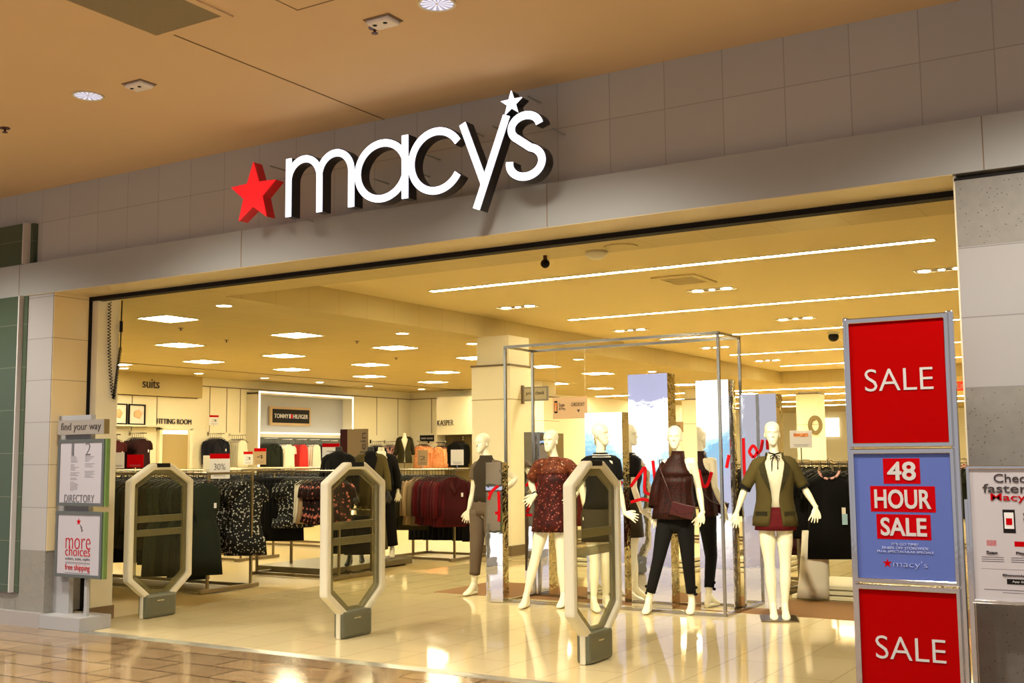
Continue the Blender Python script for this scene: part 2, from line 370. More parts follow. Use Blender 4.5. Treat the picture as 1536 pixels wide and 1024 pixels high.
struct('trim_8', MB().box(-9.862, -9.845, 6.80, 6.9, .3, 3.17).box(-9.862, -9.845, 6.82, 6.94, 3.49, 3.905), 'lett')
struct('trim_9', MB().box(-9.845, -9.78, 6.85, 6.9, .3, 3.17).box(-9.845, -9.80, 6.90, 6.95, 3.49, 3.905), 'green')
# inner return wall on the left
struct('wall_return_left', MB().box(-12.5, -9.30, 7.30, 7.56, .13, 3.13).box(-12.5, -9.30, 7.36, 7.56, 3.13, 3.5), 'scream')
struct('baseboard_return', MB().box(-12.5, -9.285, 7.29, 7.575, 0, .13), 'tan')
# ------------------------------------------------------------------ store shell
struct('floor', bx(-9.35, XR, 6.925, 60, -.3, 0), 'sfloor')
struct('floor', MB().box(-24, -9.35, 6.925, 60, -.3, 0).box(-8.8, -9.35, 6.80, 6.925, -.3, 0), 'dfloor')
struct('floor', bx(-7.72, 6, 10.8, 12.05, -.01, .004), 'carpet')
struct('ceiling', bx(-24, -9.95, 7.36, 60, 3.5, 4.1), 'sceil')
struct('ceiling', bx(-9.95, XR, 7.36, 9.62, 3.5, 4.1), 'sceil')
struct('ceiling', bx(-9.95, XR, 9.62, 30.5, 3.84, 4.1), 'hceil')
struct('ceiling', bx(-9.95, XR, 30.5, 60, 3.5, 4.1), 'sceil')
struct('wall_store_left', bx(-20.8, -20.3, 7, 27.6, 0, 3.5), 'scream')
struct('wall_store_back', MB().box(-20.8, -17.4, 27.2, 27.6, 0, 3.5).box(-17.6, -17.4, 27.2, 60, 0, 3.5), 'scream')
struct('wall_store_far', bx(-20, 10, 52, 52.3, 0, 3.5), 'scream')
struct('wall_store_right', bx(5, 5.3, 7, 55, 0, 4), 'scream')
tr = MB()
tr.box(-20.3, -20.28, 7, 18.8, 2.98, 3.0).box(-20.3, -20.26, 18.8, 27.2, 3.28, 3.30).box(-20.3, -17.4, 27.16, 27.2, 3.28, 3.30)
for y in (16.9, 17.6, 19.2, 19.75, 20.2, 24.5, 25.6, 26.6): tr.box(-20.3, -20.292, y-.008, y+.008, 2.2, 3.28 if y > 18.8 else 2.98)
for x in (-19.5, -18.8, -18.1): tr.box(x-.008, x+.008, 27.19, 27.2, 2.25, 3.28)
tr.box(-18.40, -18.37, 7.4, 27.2, 3.49, 3.502)
struct('trim_10', tr, 'trimd')
struct('wall_suits_header', bx(-20.3, -20.15, 7, 18.82, 3.0, 3.5), 'sceil')
# fitting-room opening
fr = MB().box(-20.3, -20.2, 17.62, 17.70, 0, 2.28).box(-20.3, -20.2, 18.52, 18.60, 0, 2.28).box(-20.3, -20.2, 17.62, 18.60, 2.24, 2.30)
struct('door_1', fr, 'scream'); struct('trim_11', bx(-20.3, -20.28, 17.70, 18.52, 0, 2.24), 'camel' if False else 'dfloor')
struct('trim_12', bx(-20.29, -20.27, 17.72, 18.5, 2.14, 2.23), 'glow')
# alcove for the lit brand wall
al = MB().box(-20.3, -19.9, 20.42, 20.50, 0, 3.2).box(-20.3, -19.9, 24.0, 24.08, 0, 3.2).box(-20.3, -19.9, 20.42, 24.08, 3.16, 3.24)
struct('trim_13', al, 'cream')
struct('trim_14', MB().box(-19.9, -19.885, 20.43, 20.47, 0, 3.2).box(-19.9, -19.885, 24.03, 24.06, 0, 3.2).box(-19.9, -19.885, 20.43, 24.06, 3.19, 3.225), 'glow')
struct('wall_alcove', bx(-20.3, -20.22, 20.5, 24.0, 2.2, 3.16), 'signgrey')
struct('wall_alcove_lower', bx(-20.3, -20.25, 20.5, 24.0, 0, 2.1), 'sframe')
struct('trim_15', bx(-20.3, -19.85, 20.6, 23.95, 2.19, 2.215), 'glow')
struct('wall_kasper_recess', bx(-18.95, -17.6, 27.1, 27.19, 0, 2.18), 'brownp')
struct('wall_kasper_box', bx(-18.9, -17.5, 26.6, 27.2, 2.2, 3.28), 'scream')
struct('trim_16', bx(-19.8, -18.95, 26.7, 27.19, 1.2, 2.25), 'cream')

# ceiling lights -------------------------------------------------------------
def one(name, mb, m, label, cat, loc=(0, 0, 0), group=None, **k):
    return tag(mb.build(name, m, loc=loc, **k), label, cat, group)
lampmesh = None
cols = {-12.15: [10.7, 13.3, 15.85, 18.45, 21.1, 23.7, 26.3, 29, 31.6], -14.8: [10.7, 13.3, 15.85, 18.45, 21.1, 23.7, 26.3, 29], -16.95: [10.7, 13.3, 15.85, 18.4, 21.1, 23.7, 26.3], -18.9: [10.8, 13.3, 15.2]}
names = {-12.15: 'nearest the bulkhead', -14.8: 'second from the bulkhead', -16.95: 'third from the bulkhead', -18.9: 'beside the left store wall'}
tro = thing('ceiling_light', '', 'ceiling light', (0, 0, 3.5))
MB().bandprism([(-.31, -.31), (.31, -.31), (.31, .31), (-.31, .31)], [(-.285, -.285), (.285, -.285), (.285, .285), (-.285, .285)], 'Z', -.012, 0).build('frame', 'whitep', tro)
bx(-.285, .285, -.285, .285, -.008, -.001).build('diffuser', 'light', tro)
first = True
for cx, ys in cols.items():
    for i, y in enumerate(ys):
        o = tro if first else copy_tree(tro); first = False
        o.location = (cx, y, 3.5); o['group'] = 'square lights in the low ceiling'
        o['label'] = 'square lit ceiling panel, %s from the entrance in the row %s' % (ORD[i], names[cx])
spots = [(-12.4, 34.5), (-14.3, 36), (-8, 33), (-8, 37), (-4, 34), (-4, 38), (0, 34), (-12, 40)]
for i, (x, y) in enumerate(spots):
    o = copy_tree(tro); o.location = (x, y, 3.5); o['group'] = 'far square ceiling lights'; o['label'] = 'square lit ceiling panel far back beyond the raised ceiling, %s of eight by depth' % ORD[i]
for i, (y, x0, x1) in enumerate([(12.55, -9.0, -2.36), (16.55, -9.02, -1.5), (20.4, -9.05, -1.5), (24.6, -9.2, -1.5), (28.5, -9.3, -1.5)]):
    o = thing('linear_light', 'long white strip light recessed in the raised ceiling, %s from the entrance' % ORD[i], 'strip light', (0, y, 3.84), group='strip lights in the raised ceiling')
    bx(x0, x1, -.055, .055, -.006, -.001).build('diffuser', 'strip', o)
    MB().bandprism([(x0-.02, -.07), (x1+.02, -.07), (x1+.02, .07), (x0-.02, .07)], [(x0, -.055), (x1, -.055), (x1, .055), (x0, .055)], 'Z', -.01, 0).build('frame', 'whitep', o)
for i, (y, x0, x1) in enumerate([(33, -17, -4), (36.5, -17, -2), (41, -17, 0), (45, -17, 2)]):
    o = thing('linear_light', 'distant strip light near the back of the store, %s in depth' % ORD[i], 'strip light', (0, y, 3.5), group='strip lights at the far end')
    bx(x0, x1, -.05, .05, -.012, -.001).build('diffuser', 'strip', o)
tl = thing('triple_spotlight', '', 'spotlight', (0, 0, 3.84))
MB().bandprism([(-.34, -.13), (.34, -.13), (.34, .13), (-.34, .13)], [(-.32, -.11), (.32, -.11), (.32, .11), (-.32, .11)], 'Z', -.008, 0).build('frame', 'whitep', tl)
bx(-.32, .32, -.11, .11, -.003, -.001).build('housing', 'trimd', tl)
for q in (-.21, 0, .21):
    MB().path([(q, 0, -.002), (q, 0, -.012)], .075 if q else .04, 14).build('lamp', 'spot', tl)
for i, (x, y) in enumerate([(-8.87, 14.64), (-5.72, 14.65), (-2.69, 14.7), (-8.85, 18.57), (-5.8, 18.65), (-8.8, 22.65), (-5.8, 22.7), (-9.0, 26.6), (-2.7, 18.65)]):
    o = tl if i == 0 else copy_tree(tl); o.location = (x, y, 3.84); o['group'] = 'recessed spotlights between the strip lights'
    o['label'] = 'recessed three-lamp spotlight %s of %s' % (('left', 'middle', 'right')[0 if x < -8 else 1 if x < -5 else 2], 'the row %s from the entrance' % ORD[[14.6, 18.6, 22.6, 26.6].index(round(int(y*10)/10) if False else min([14.6, 18.6, 22.6, 26.6], key=lambda a: abs(a-y)))])
dl = thing('round_downlight', '', 'downlight', (0, 0, 3.5))
MB().bandprism([(.12*math.cos(a*PI/10), .12*math.sin(a*PI/10)) for a in range(20)], [(.095*math.cos(a*PI/10), .095*math.sin(a*PI/10)) for a in range(20)], 'Z', -.008, 0).build('ring', 'whitep', dl)
MB().path([(0, 0, -.001), (0, 0, -.005)], .095, 20).build('lens', 'spot', dl)
DL = [(-10.55, 10.19), (-10.67, 14.1), (-10.68, 16.1), (-19.5, 16), (-19.4, 18), (-19.3, 20), (-19.3, 22), (-19.3, 24), (-19.0, 26), (-10.7, 20), (-10.9, 24)]
for i, (x, y) in enumerate(DL):
    o = dl if i == 0 else copy_tree(dl); o.location = (x, y, 3.5); o['group'] = 'round downlights in the low ceiling'
    o['label'] = ('round downlight beside the bulkhead, %s from the entrance' % ORD[[10.19, 14.1, 16.1, 20, 24].index(y)]) if x > -12 else ('round downlight along the left store wall, %s from the entrance' % ORD[[16, 18, 20, 22, 24, 26].index(y)])
# sprinklers, vents, discs
def sprinkler(x, y, z, label):
    o = thing('sprinkler_head', label, 'sprinkler', (x, y, z), group='ceiling sprinklers')
    MB().path([(0, 0, 0), (0, 0, -.006)], .04, 12).build('rosette', 'camd', o)
    MB().path([(0, 0, -.006), (0, 0, -.035)], .009, 8).path([(0, 0, -.035), (0, 0, -.039)], .022, 10).build('nozzle', 'camd', o)
sprinkler(-8.16, 5.45, 4.245, 'brown sprinkler head in the mall ceiling at the far left'); sprinkler(-4.3, 5.39, 4.245, 'brown sprinkler head below the white emergency light box on the right')
for i, (x, y) in enumerate([(-12.9, 11.6), (-12.0, 14.6), (-13.6, 13.2), (-13.4, 17.5), (-11.9, 19.5)]):
    sprinkler(x, y, 3.5, 'small dark sprinkler below the store ceiling, %s nearest the entrance' % ORD[i])
va = thing('ceiling_vent', 'square slatted air vent between the first two strip lights', 'vent', (-5.69, 13.6, 3.84))
MB().bandprism([(-.3, -.4), (.3, -.4), (.3, .4), (-.3, .4)], [(-.22, -.3), (.22, -.3), (.22, .3), (-.22, .3)], 'Z', -.02, 0).build('frame', 'hceil', va)
sl = MB()
for k in range(7): sl.box(-.22, .22, -.28+k*.09, -.25+k*.09, -.02, -.004)
sl.build('slats', 'hceil', va); bx(-.22, .22, -.3, .3, -.003, -.001).build('duct', 'trimd', va)
one('smoke_detector', MB().path([(0, 0, 0), (0, 0, -.03), (0, 0, -.07), (0, 0, -.075)], [.11, .11, .06, .01], 16), 'whitep', 'white domed smoke detector just inside the entrance ceiling', 'smoke detector', (-4.87, 9.5, 3.5), smooth=True)
one('ceiling_speaker', MB().path([(0, 0, 0), (0, 0, -.012)], .16, 20), 'sceil', 'round flat speaker grille beside the smoke detector', 'speaker', (-4.55, 9.38, 3.5))
one('ceiling_hatch', bx(-.25, .25, -.13, .13, -.01, 0), 'cream', 'pale access hatch beside the round speaker grille', 'hatch', (-4.72, 9.9, 3.84))
sc_ = thing('security_camera', 'dark security camera on the ceiling just inside the entrance', 'camera', (-5.38, 9.4, 3.5))
MB().path([(0, 0, 0), (0, 0, -.05)], .02, 10).build('mount', 'camd', sc_); MB().ball((0, 0, -.08), .045, .045, .045).build('dome', 'black', sc_)
sd_ = thing('security_camera', 'black dome security camera under the ceiling left of the sale stand', 'camera', (-5.87, 21.18, 3.84))
MB().path([(0, 0, 0), (0, 0, -.04)], .11, 14).build('mount', 'whitep', sd_); MB().ball((0, 0, -.09), .10, .10, .09).build('dome', 'black', sd_)
# mall ceiling fittings
def mall_dl(x, y, label):
    o = thing('recessed_downlight', label, 'downlight', (x, y, 4.245), group='downlights in the mall ceiling')
    ci = lambda r: [(r*math.cos(a*PI/16), r*math.sin(a*PI/16)) for a in range(32)]
    MB().bandprism(ci(.115), ci(.10), 'Z', -.008, 0).build('trim_ring', 'whitep', o)
    for nm, par, mt in (('reflector', 0, 'refl_a'), ('reflector_stripes', 1, 'refl_b')):  # bright and dim glowing wedges paint the reflector's mirrored streaks
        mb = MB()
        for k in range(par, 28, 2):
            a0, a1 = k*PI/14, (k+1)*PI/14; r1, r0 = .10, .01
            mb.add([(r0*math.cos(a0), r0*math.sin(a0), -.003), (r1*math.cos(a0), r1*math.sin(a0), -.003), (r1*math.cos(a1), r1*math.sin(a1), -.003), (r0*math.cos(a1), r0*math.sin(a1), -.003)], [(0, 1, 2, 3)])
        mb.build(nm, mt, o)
    l = bpy.data.lights.new('downlight', 'SPOT'); l.energy = 540; l.color = (1., .94, .84); l.spot_size = R(140); l.spot_blend = .7; l.shadow_soft_size = .22
    lo = bpy.data.objects.new('downlight_lamp', l); COL.objects.link(lo); lo.location = (x, y, 4.22)
mall_dl(-6.91, 5.28, 'round recessed downlight in the mall ceiling at the left'); mall_dl(-3.75, 5.29, 'round recessed downlight at the top edge above the sign')
for x, y in ((-10.1, 5.2), (-.6, 5.2), (-8.5, 2.2), (-5.3, 2.2), (-2.2, 2.2), (-8.5, -1), (-5.3, -1), (-2, -1), (-12, 2)):
    l = bpy.data.lights.new('downlight', 'SPOT'); l.energy = 540; l.color = (1., .94, .84); l.spot_size = R(140); l.spot_blend = .7; l.shadow_soft_size = .22
    lo = bpy.data.objects.new('downlight_lamp', l); COL.objects.link(lo); lo.location = (x, y, 4.22)
for (x, y, lb) in ((-6.39, 5.31, 'small white emergency light box beside the left downlight'), (-4.18, 5.32, 'small white emergency light box above the sprinkler')):
    o = thing('emergency_light', lb, 'emergency light', (x, y, 4.245), R(0), group='emergency light boxes')
    bx(-.09, .09, -.065, .065, -.035, 0).build('box', 'white', o, bevel=.02); bx(-.1, .1, -.075, .075, -.006, 0).build('mount', 'joint', o)
    for q in (-.04, .04): MB().path([(q, -.03, -.034), (q, -.03, -.038)], .014, 10).build('lens', 'black', o)
o = thing('return_air_grille', 'large square grey return air grille in the mall ceiling', 'vent', (-5.24, 4.1, 4.245))
bx(-.29, .29, -.62, .62, -.008, 0).build('grille', mat('grille_mesh', (.25, .21, .12), .6, .3, noise=.15, nscale=60), o)
MB().bandprism([(-.34, -.67), (.34, -.67), (.34, .67), (-.34, .67)], [(-.29, -.62), (.29, -.62), (.29, .62), (-.29, .62)], 'Z', -.012, 0).build('frame', 'mceil', o)
one('ceiling_hatch', MB().bandprism([(-.3, -.3), (.3, -.3), (.3, .3), (-.3, .3)], [(-.292, -.292), (.292, -.292), (.292, .292), (-.292, .292)], 'Z', -.003, 0), 'joint', 'flush square access panel outline in the mall ceiling', 'hatch', (-4.22, 4.62, 4.245))

# ------------------------------------------------------------------ the illuminated store sign
YF, YB = 6.60, 6.70
sign = thing('store_sign', "illuminated store sign reading macy's in white letters with red star", 'sign', (-5, YF, 3.47))
def star_pts(cx, cz, r, r2=.40, rot=0.):
    return [(cx+(r if k % 2 == 0 else r*r2)*math.sin(k*PI/5+rot), cz+(r if k % 2 == 0 else r*r2)*math.cos(k*PI/5+rot)) for k in range(10)]
def arc(cx, cz, rx, rz, a0, a1, n=28): return [(cx+rx*math.cos(R(a0+(a1-a0)*k/n)), cz+rz*math.sin(R(a0+(a1-a0)*k/n))) for k in range(n+1)]
def band(path, wd):
    """outline pair of a stroke of width wd along a path in the sign plane"""
    L, Q = [], []
    for i, p in enumerate(path):
        a = path[max(i-1, 0)]; b = path[min(i+1, len(path)-1)]
        dx, dz = b[0]-a[0], b[1]-a[1]; l = math.hypot(dx, dz); nx, nz = -dz/l, dx/l
        L.append((p[0]+nx*wd/2, p[1]+nz*wd/2)); Q.append((p[0]-nx*wd/2, p[1]-nz*wd/2))
    return L, Q
def letter(name, strokes, closed=(), face='logo_face', side='logo_side'):
    e = MB(); s = MB()
    for i, (pth, wd) in enumerate(strokes):
        pth = [(x+5, z-3.47) for x, z in pth]
        if wd is None:
            d = .0005*i
            s.prism(pth, 'Y', .004, YB-YF); e.prism(pth, 'Y', -.006-d, .006)
            continue
        L, Q = band(pth, wd); c = i in closed
        L2, Q2 = band(pth, wd-.012)
        if c: L, Q, L2, Q2 = L[:-1], Q[:-1], L2[:-1], Q2[:-1]
        d = .0006*i
        s.bandprism(L, Q, 'Y', .004, YB-YF-d, closed=c); e.bandprism(L2, Q2, 'Y', -.004-d, .006, closed=c)
    o = s.build(name, side, sign); f = e.build('lit_face', face, o)
    st = MB()
    for x in {round(p[0]+5, 1) for p in strokes[0][0][::max(1, len(strokes[0][0])//2)]}: st.path([(x, .16, strokes[0][0][0][1]-3.47), (x, .35, strokes[0][0][0][1]-3.47)], .007, 8)
    st.build('standoff', 'fascia', o)
    return o
W_ = .068; zb, zt = 3.472, 3.955
letter('letter_m', [([(-6.136, zb), (-6.136, zt-.008)], W_),
    ([(-6.136+.0, zt-.20)] + arc(-5.974, zt-.034-.162, .162, .162, 180, 0)[0:] + [(-5.812, zb)], W_),
    ([(-5.815, zt-.20)] + arc(-5.652, zt-.034-.162, .162, .162, 180, 0) + [(-5.49, zb)], W_)])
letter('letter_a', [(arc(-5.195, (zb+zt)/2, .232, .214, 0, 360, 48), W_), ([(-4.974, zb), (-4.974, zt)], W_)], closed=(0,))
letter('letter_c', [(arc(-4.69, (zb+zt)/2+.002, .226, .222, 32, 328, 40), W_)])
letter('letter_y', [([(-4.455, zt), (-4.270, 3.49)], W_), ([(-4.078, zt+.0), (-4.338, 3.312)], W_)])
s_up = arc(-3.925, 3.842, .115, .088, 8, 90, 8)[:-1]+arc(-3.925, 3.842, .115, .088, 90, 235, 14)
s_dn = arc(-3.925, 3.595, .132, .103, 72, -90, 16)[:-1]+arc(-3.925, 3.595, .132, .103, -90, -190, 12)
letter('letter_s', [(s_up+s_dn, W_)])
letter('apostrophe_star', [(star_pts(-4.036, 4.035, .092), None)])
letter('red_star', [(star_pts(-6.525, 3.715, .262, .42), None)], face='star_face', side='star_side')

# ------------------------------------------------------------------ directory stand at the left
ds = thing('directory_stand', 'grey freestanding store directory with two framed posters beside the left pier', 'directory stand', (-9.05, 6.98, 0))
def rel(x, y=0, z=0): return x+9.05
bx(-.33, .25, -.18, .17, 0, .125).build('plinth', 'signgrey', ds, bevel=.004)
MB().box(-.35, -.12, -.02, .03, .125, 1.98).box(-.12, .13, -.02, .03, .5, 1.98).build('back_panel', 'signgrey', ds)
bx(.15, .19, -.06, -.03, .125, .6).build('post', 'signgrey', ds)
p = bx(-.25, .41, -.10, -.045, 1.795, 1.93).build('header', 'signtaupe', ds); bx(.411, .42, -.10, -.045, 1.795, 1.93).build('side_edge', 'brownp', p)
text('lettering', 'find your way', 'dletter', -.20, .37, 1.815, 1.905, -.10, p, weight=-.012)
for z0, z1, nm in ((1.13, 1.75, 'directory_poster'), (.475, 1.08, 'choices_poster')):
    f = MB().bandprism([(-.245, z0), (.415, z0), (.415, z1), (-.245, z1)], [(-.215, z0+.03), (.385, z0+.03), (.385, z1-.03), (-.215, z1-.03)], 'Y', -.095, -.045).build('poster_frame', 'sframe', ds)
    bx(.416, .44, -.085, -.045, z0, z1).build('acrylic_edge', 'gedge', f)
    g = bx(-.216, .386, -.088, -.05, z0+.028, z1-.028).build(nm, 'poster', ds)
    if z0 > 1:
        text('lettering', 'DIRECTORY', 'gletter', -.135, .29, 1.165, 1.235, -.088, g, weight=-.01)
        text('lettering', '1', 'gletter', -.05, -.018, 1.60, 1.715, -.088, g, weight=-.02); text('lettering', '2', 'gletter', .15, .22, 1.60, 1.715, -.088, g, weight=-.02)
        mb = MB(); random.seed(3)
        for k in range(26):
            z = 1.585-k*.0125
            if k in (5, 11, 15, 18): continue
            mb.box(-.06, -.06+random.uniform(.05, .13), -.0888, -.088, z, z+.004)
        for k in range(15):
            z = 1.585-k*.0135
            if k in (4, 8, 9): continue
            mb.box(.145, .145+random.uniform(.05, .15), -.0888, -.088, z, z+.004)
        mb.build('small_print', 'gletter', g)
    else:
        text('lettering', 'more', 'red2', -.095, .255, .735, .835, -.088, g, weight=-.02); text('lettering', 'choices', 'red2', -.095, .255, .672, .758, -.0885, g, weight=-.015)
        text('lettering', 'colors, sizes, styles', 'gletter', -.095, .255, .625, .66, -.088, g, weight=-.02)
        text('lettering', 'free shipping', 'red2', -.095, .255, .525, .595, -.088, g, weight=-.01)
        MB().prism(star_pts(.08, .985, .036), 'Y', -.0888, -.088).build('star', 'red2', g)
        MB().prism([(.10, .955), (.125, .90), (.135, .935), (.105, .96)], 'Y', -.0888, -.088).prism([(.118, .93), (.122, .89), (.148, .905)], 'Y', -.0888, -.088).build('arrow', 'gletter', g)
        MB().box(-.095, .255, -.0888, -.088, .609, .613).box(-.095, .255, -.0888, -.088, .6, .604).box(-.095, .255, -.0888, -.088, .512, .517).build('rules', 'gletter', g)

# ------------------------------------------------------------------ sale sign stand and the app sign stand
ss = thing('sale_sign_stand', 'chrome floor stand with two red SALE posters and blue 48 hour poster', 'sign stand', (-1.4475, 6.5, 0))
X0, X1 = -.300, .302
fr = MB()
for x in (X0, X1): fr.box(x-(.0 if x < 0 else .035), x+(.035 if x < 0 else 0), 0, .035, .05, 2.33)
fr.build('post', 'chrome', ss, bevel=.004)
bx(-.32, .32, -.2, .25, 0, .05).build('foot_plate', 'dchrome', ss, bevel=.008)
for i, (z0, z1, mt) in enumerate(((1.585, 2.32, 'red'), (.835, 1.578, 'blue'), (.09, .828, 'red'))):
    f = MB().bandprism([(-.278, z0), (.278, z0), (.278, z1), (-.278, z1)], [(-.258, z0+.026), (.258, z0+.026), (.258, z1-.03), (-.258, z1-.03)], 'Y', -.03, 0).build('poster_frame', 'chrome', ss, bevel=.004)
    g = bx(-.259, .259, -.018, -.002, z0+.025, z1-.029).build('poster', mt, ss)
    if mt == 'red':
        zz = 1.90 if i == 0 else .425
        text('lettering', 'SALE', 'lett', -.18, .19, zz, zz+.125, -.018, g, weight=-.008)
    else:
        for (s, a, b, z, zz) in (('48', -.10, .098, 1.383, 1.523), ('HOUR', -.176, .172, 1.228, 1.370), ('SALE', -.148, .142, 1.078, 1.215)):
            q = bx(a, b, -.0192, -.018, z, zz).build('red_block', 'red2', g, bevel=.0)
            text('lettering', s, 'lett', a+.022, b-.022, z+.018, zz-.018, -.0192, q, weight=.022)
        for s, hw, z in (("IT'S GO TIME!", .07, 1.045), ('30-60% OFF STOREWIDE', .125, 1.024), ('PLUS, SPECTACULAR SPECIALS', .15, 1.003)):
            text('lettering', s, 'lett2', -hw, hw, z, z+.014, -.018, g)
        text('lettering', "macy's", 'lett2', -.065, .115, .918, .962, -.018, g, weight=-.025)
        MB().prism(star_pts(-.098, .945, .027), 'Y', -.0188, -.018).build('star', 'red2', g)
wsn = thing('app_sign_stand', 'white self-checkout poster on a silver floor stand against the right stone pier', 'sign stand', (-.81, 6.5, 0))
MB().bandprism([(-.302, .755), (.302, .755), (.302, 1.482), (-.302, 1.482)], [(-.285, .775), (.285, .775), (.285, 1.462), (-.285, 1.462)], 'Y', -.025, 0).build('poster_frame', 'chrome', wsn, bevel=.004)
pf = MB()
pf.box(-.322, -.298, .005, .03, .02, 1.30).box(.295, .318, .005, .03, .02, 1.30)
pf.build('post', 'chrome', wsn); bx(-.27, .32, -.18, .2, 0, .02).build('foot_plate', 'dchrome', wsn)
g = bx(-.286, .286, -.015, -.002, .774, 1.463).build('poster', mat('poster_white', (.46, .43, .44), .5), wsn)
text('lettering', 'Check out', 'dletter', -.165, .155, 1.392, 1.438, -.015, g, weight=.006); text('lettering', 'faster with', 'dletter', -.222, .185, 1.338, 1.385, -.015, g, weight=.006)
text('lettering', "Macy's app", 'red2', -.185, .175, 1.285, 1.336, -.015, g, weight=.006)
ph = bx(-.13, -.07, -.0165, -.015, 1.128, 1.25).build('phone_picture', 'black', g); bx(-.123, -.077, -.018, -.0165, 1.15, 1.235).build('screen', 'white', ph)
MB().box(-.115, -.085, -.019, -.018, 1.17, 1.205).build('bag_icon', 'red2', ph)
text('lettering', 'Scan', 'dletter', -.03, .11, 1.19, 1.24, -.015, g, weight=.02); text('lettering', '& Pay', 'dletter', -.03, .12, 1.12, 1.175, -.015, g, weight=.02)
ic = MB()
for k in range(7): ic.box(-.215+k*.007, -.2115+k*.007, -.0158, -.015, 1.058, 1.088)
ic.box(-.08, -.03, -.0158, -.015, 1.058, 1.085).build('icons', 'red2', g)
for s, a, b in (('Scan', -.22, -.165), ('Pay', -.075, -.03), ('Go', .11, .15)): text('lettering', s, 'dletter', a, b, 1.015, 1.032, -.015, g, weight=.03)
ln = MB()
for a in (-.245, -.10, .06):
    for k in range(3): ln.box(a, a+.11, -.0156, -.015, .975+k*.011, .979+k*.011)
ln.box(-.25, .25, -.0156, -.015, .937, .9385).box(-.24, .24, -.0156, -.015, .828, .832).box(-.15, .15, -.0156, -.015, .815, .818).build('small_print', 'gletter', g)
text('lettering', 'Download the app', 'dletter', -.145, .12, .90, .914, -.015, g, weight=.03)
q = bx(-.126, .0, -.0165, -.015, .862, .889).build('app_badge', 'black', g); text('lettering', 'App Store', 'lett', -.10, -.01, .868, .882, -.0165, q)

# ------------------------------------------------------------------ three anti-theft pedestals
def pedestal(name, x, y, label):
    o = thing(name, label, 'security pedestal', (x, y, 0), group='anti-theft pedestals across the entrance')
    out = [(-.12, 1.515), (.12, 1.515), (.405, 1.345), (.405, .375), (.125, .15), (-.125, .15), (-.405, .375), (-.405, 1.345)]
    def inset(p, d):
        n = len(p); r = []
        for i in range(n):
            a, b, c = Vector(p[i-1]), Vector(p[i]), Vector(p[(i+1) % n])
            e1 = (b-a).normalized(); e2 = (c-b).normalized(); n1 = Vector((e1.y, -e1.x)); n2 = Vector((e2.y, -e2.x)); m = (n1+n2).normalized()
            r.append(tuple(b+m*(d/max(.3, m.dot(n1)))))
        return r
    i1 = inset(out, .062); i2 = inset(out, .116)
    fm = MB().bandprism(out, i1, 'X', -.045, .045).build('frame', 'whitep', o, bevel=.018)
    MB().box(-.047, .047, -.085, .085, 1.475, 1.518).build('alarm_light', 'black', o, bevel=.004)
    d = MB().bandprism(i1, i2, 'X', -.012, .012)
    yi = i2[3][0]
    d.box(-.012, .012, -yi, yi, .80, .865); d.box(-.012, .012, -yi, yi, .935, 1.00)
    d.build('smoked_band', 'tint', o)
    MB().prism(i2, 'X', -.003, .003).build('clear_pane', 'clear', o)
    bx(-.06, .06, -.2, .2, 0, .235).build('base', 'greyp', o, bevel=.03)
    b = bx(-.024, .024, -.208, -.19, 0, .25).build('base_collar', 'whitep', o, bevel=.01)
    MB().box(.0605, .063, -.06, .03, .16, .172).build('badge', 'chrome', o)
    return o
pedestal('security_pedestal', -9.0, 7.87, 'white octagonal anti-theft pedestal, leftmost, in front of the dark dress rack')
pedestal('security_pedestal', -6.47, 7.84, 'white octagonal anti-theft pedestal in the middle of the entrance')
pedestal('security_pedestal', -4.06, 7.79, 'white octagonal anti-theft pedestal, rightmost, before the mannequin in a jewelled top')
# ------------------------------------------------------------------ coiled cord of the shutter
pts = []
for k in range(700):
    t = k/699
    if t < .5: cx, cyy, cz = -9.275, 7.475+.08*(t/.5)**3, 3.13-(3.13-2.16)*(t/.5)
    else: cx, cyy, cz = -9.275, 7.555+.065*((t-.5)/.5), 2.16+(2.68-2.16)*((t-.5)/.5)
    a = t*2*PI*62
    pts.append((cx+.014*math.cos(a), cyy-.06+.014*math.sin(a), cz))
cd = thing('coiled_cord', 'black coiled cord hanging in a loop beside the left jamb', 'cord', (0, 0, 0))
MB().path(pts, .0042, 5, ref=(0, 0, 1)).build('coil', 'black', cd, smooth=True, fix=False)
MB().path([(-9.275, 7.56, 2.67), (-9.275, 7.565, 3.16)], .006, 6).path([(-9.275, 7.562, 2.84), (-9.275, 7.563, 2.95)], .016, 8).build('straight_lead', 'black', cd)

# ------------------------------------------------------------------ chrome display frame and mirror columns
df = thing('display_stand', 'tall open chrome frame around the mirror columns and mannequins', 'display frame', (-5.27, 10.75, 0))
hx, hy, t = 1.235, .295, .0135
for sx in (-1, 1):
    for s_ in (-1, 1): bx(sx*hx-t, sx*hx+t, s_*hy-t, s_*hy+t, 0.03, 2.74).build('post', 'rod', df)
    bx(sx*hx-t, sx*hx+t, -hy, hy, 2.737, 2.763).build('top_rail', 'rod', df); bx(sx*hx-t, sx*hx+t, -hy, hy, .004, .03).build('bottom_rail', 'rod', df)
for s_ in (-1, 1):
    bx(-hx-t, hx+t, s_*hy-t, s_*hy+t, 2.736, 2.764).build('top_rail', 'rod', df); bx(-hx-t, hx+t, s_*hy-t, s_*hy+t, .004, .03).build('bottom_rail', 'rod', df)
def column(x0, x1, y, z, label, dp=.2):
    o = thing('mirror_column', label, 'mirror column', ((x0+x1)/2, y, 0), group='mirror display columns')
    hw = (x1-x0)/2
    bx(-hw, hw, .004, dp, .005, z).build('body', 'foil', o)
    bx(-hw, hw, 0, .004, .005, z).build('mirror_face', 'mirror', o)
    return o
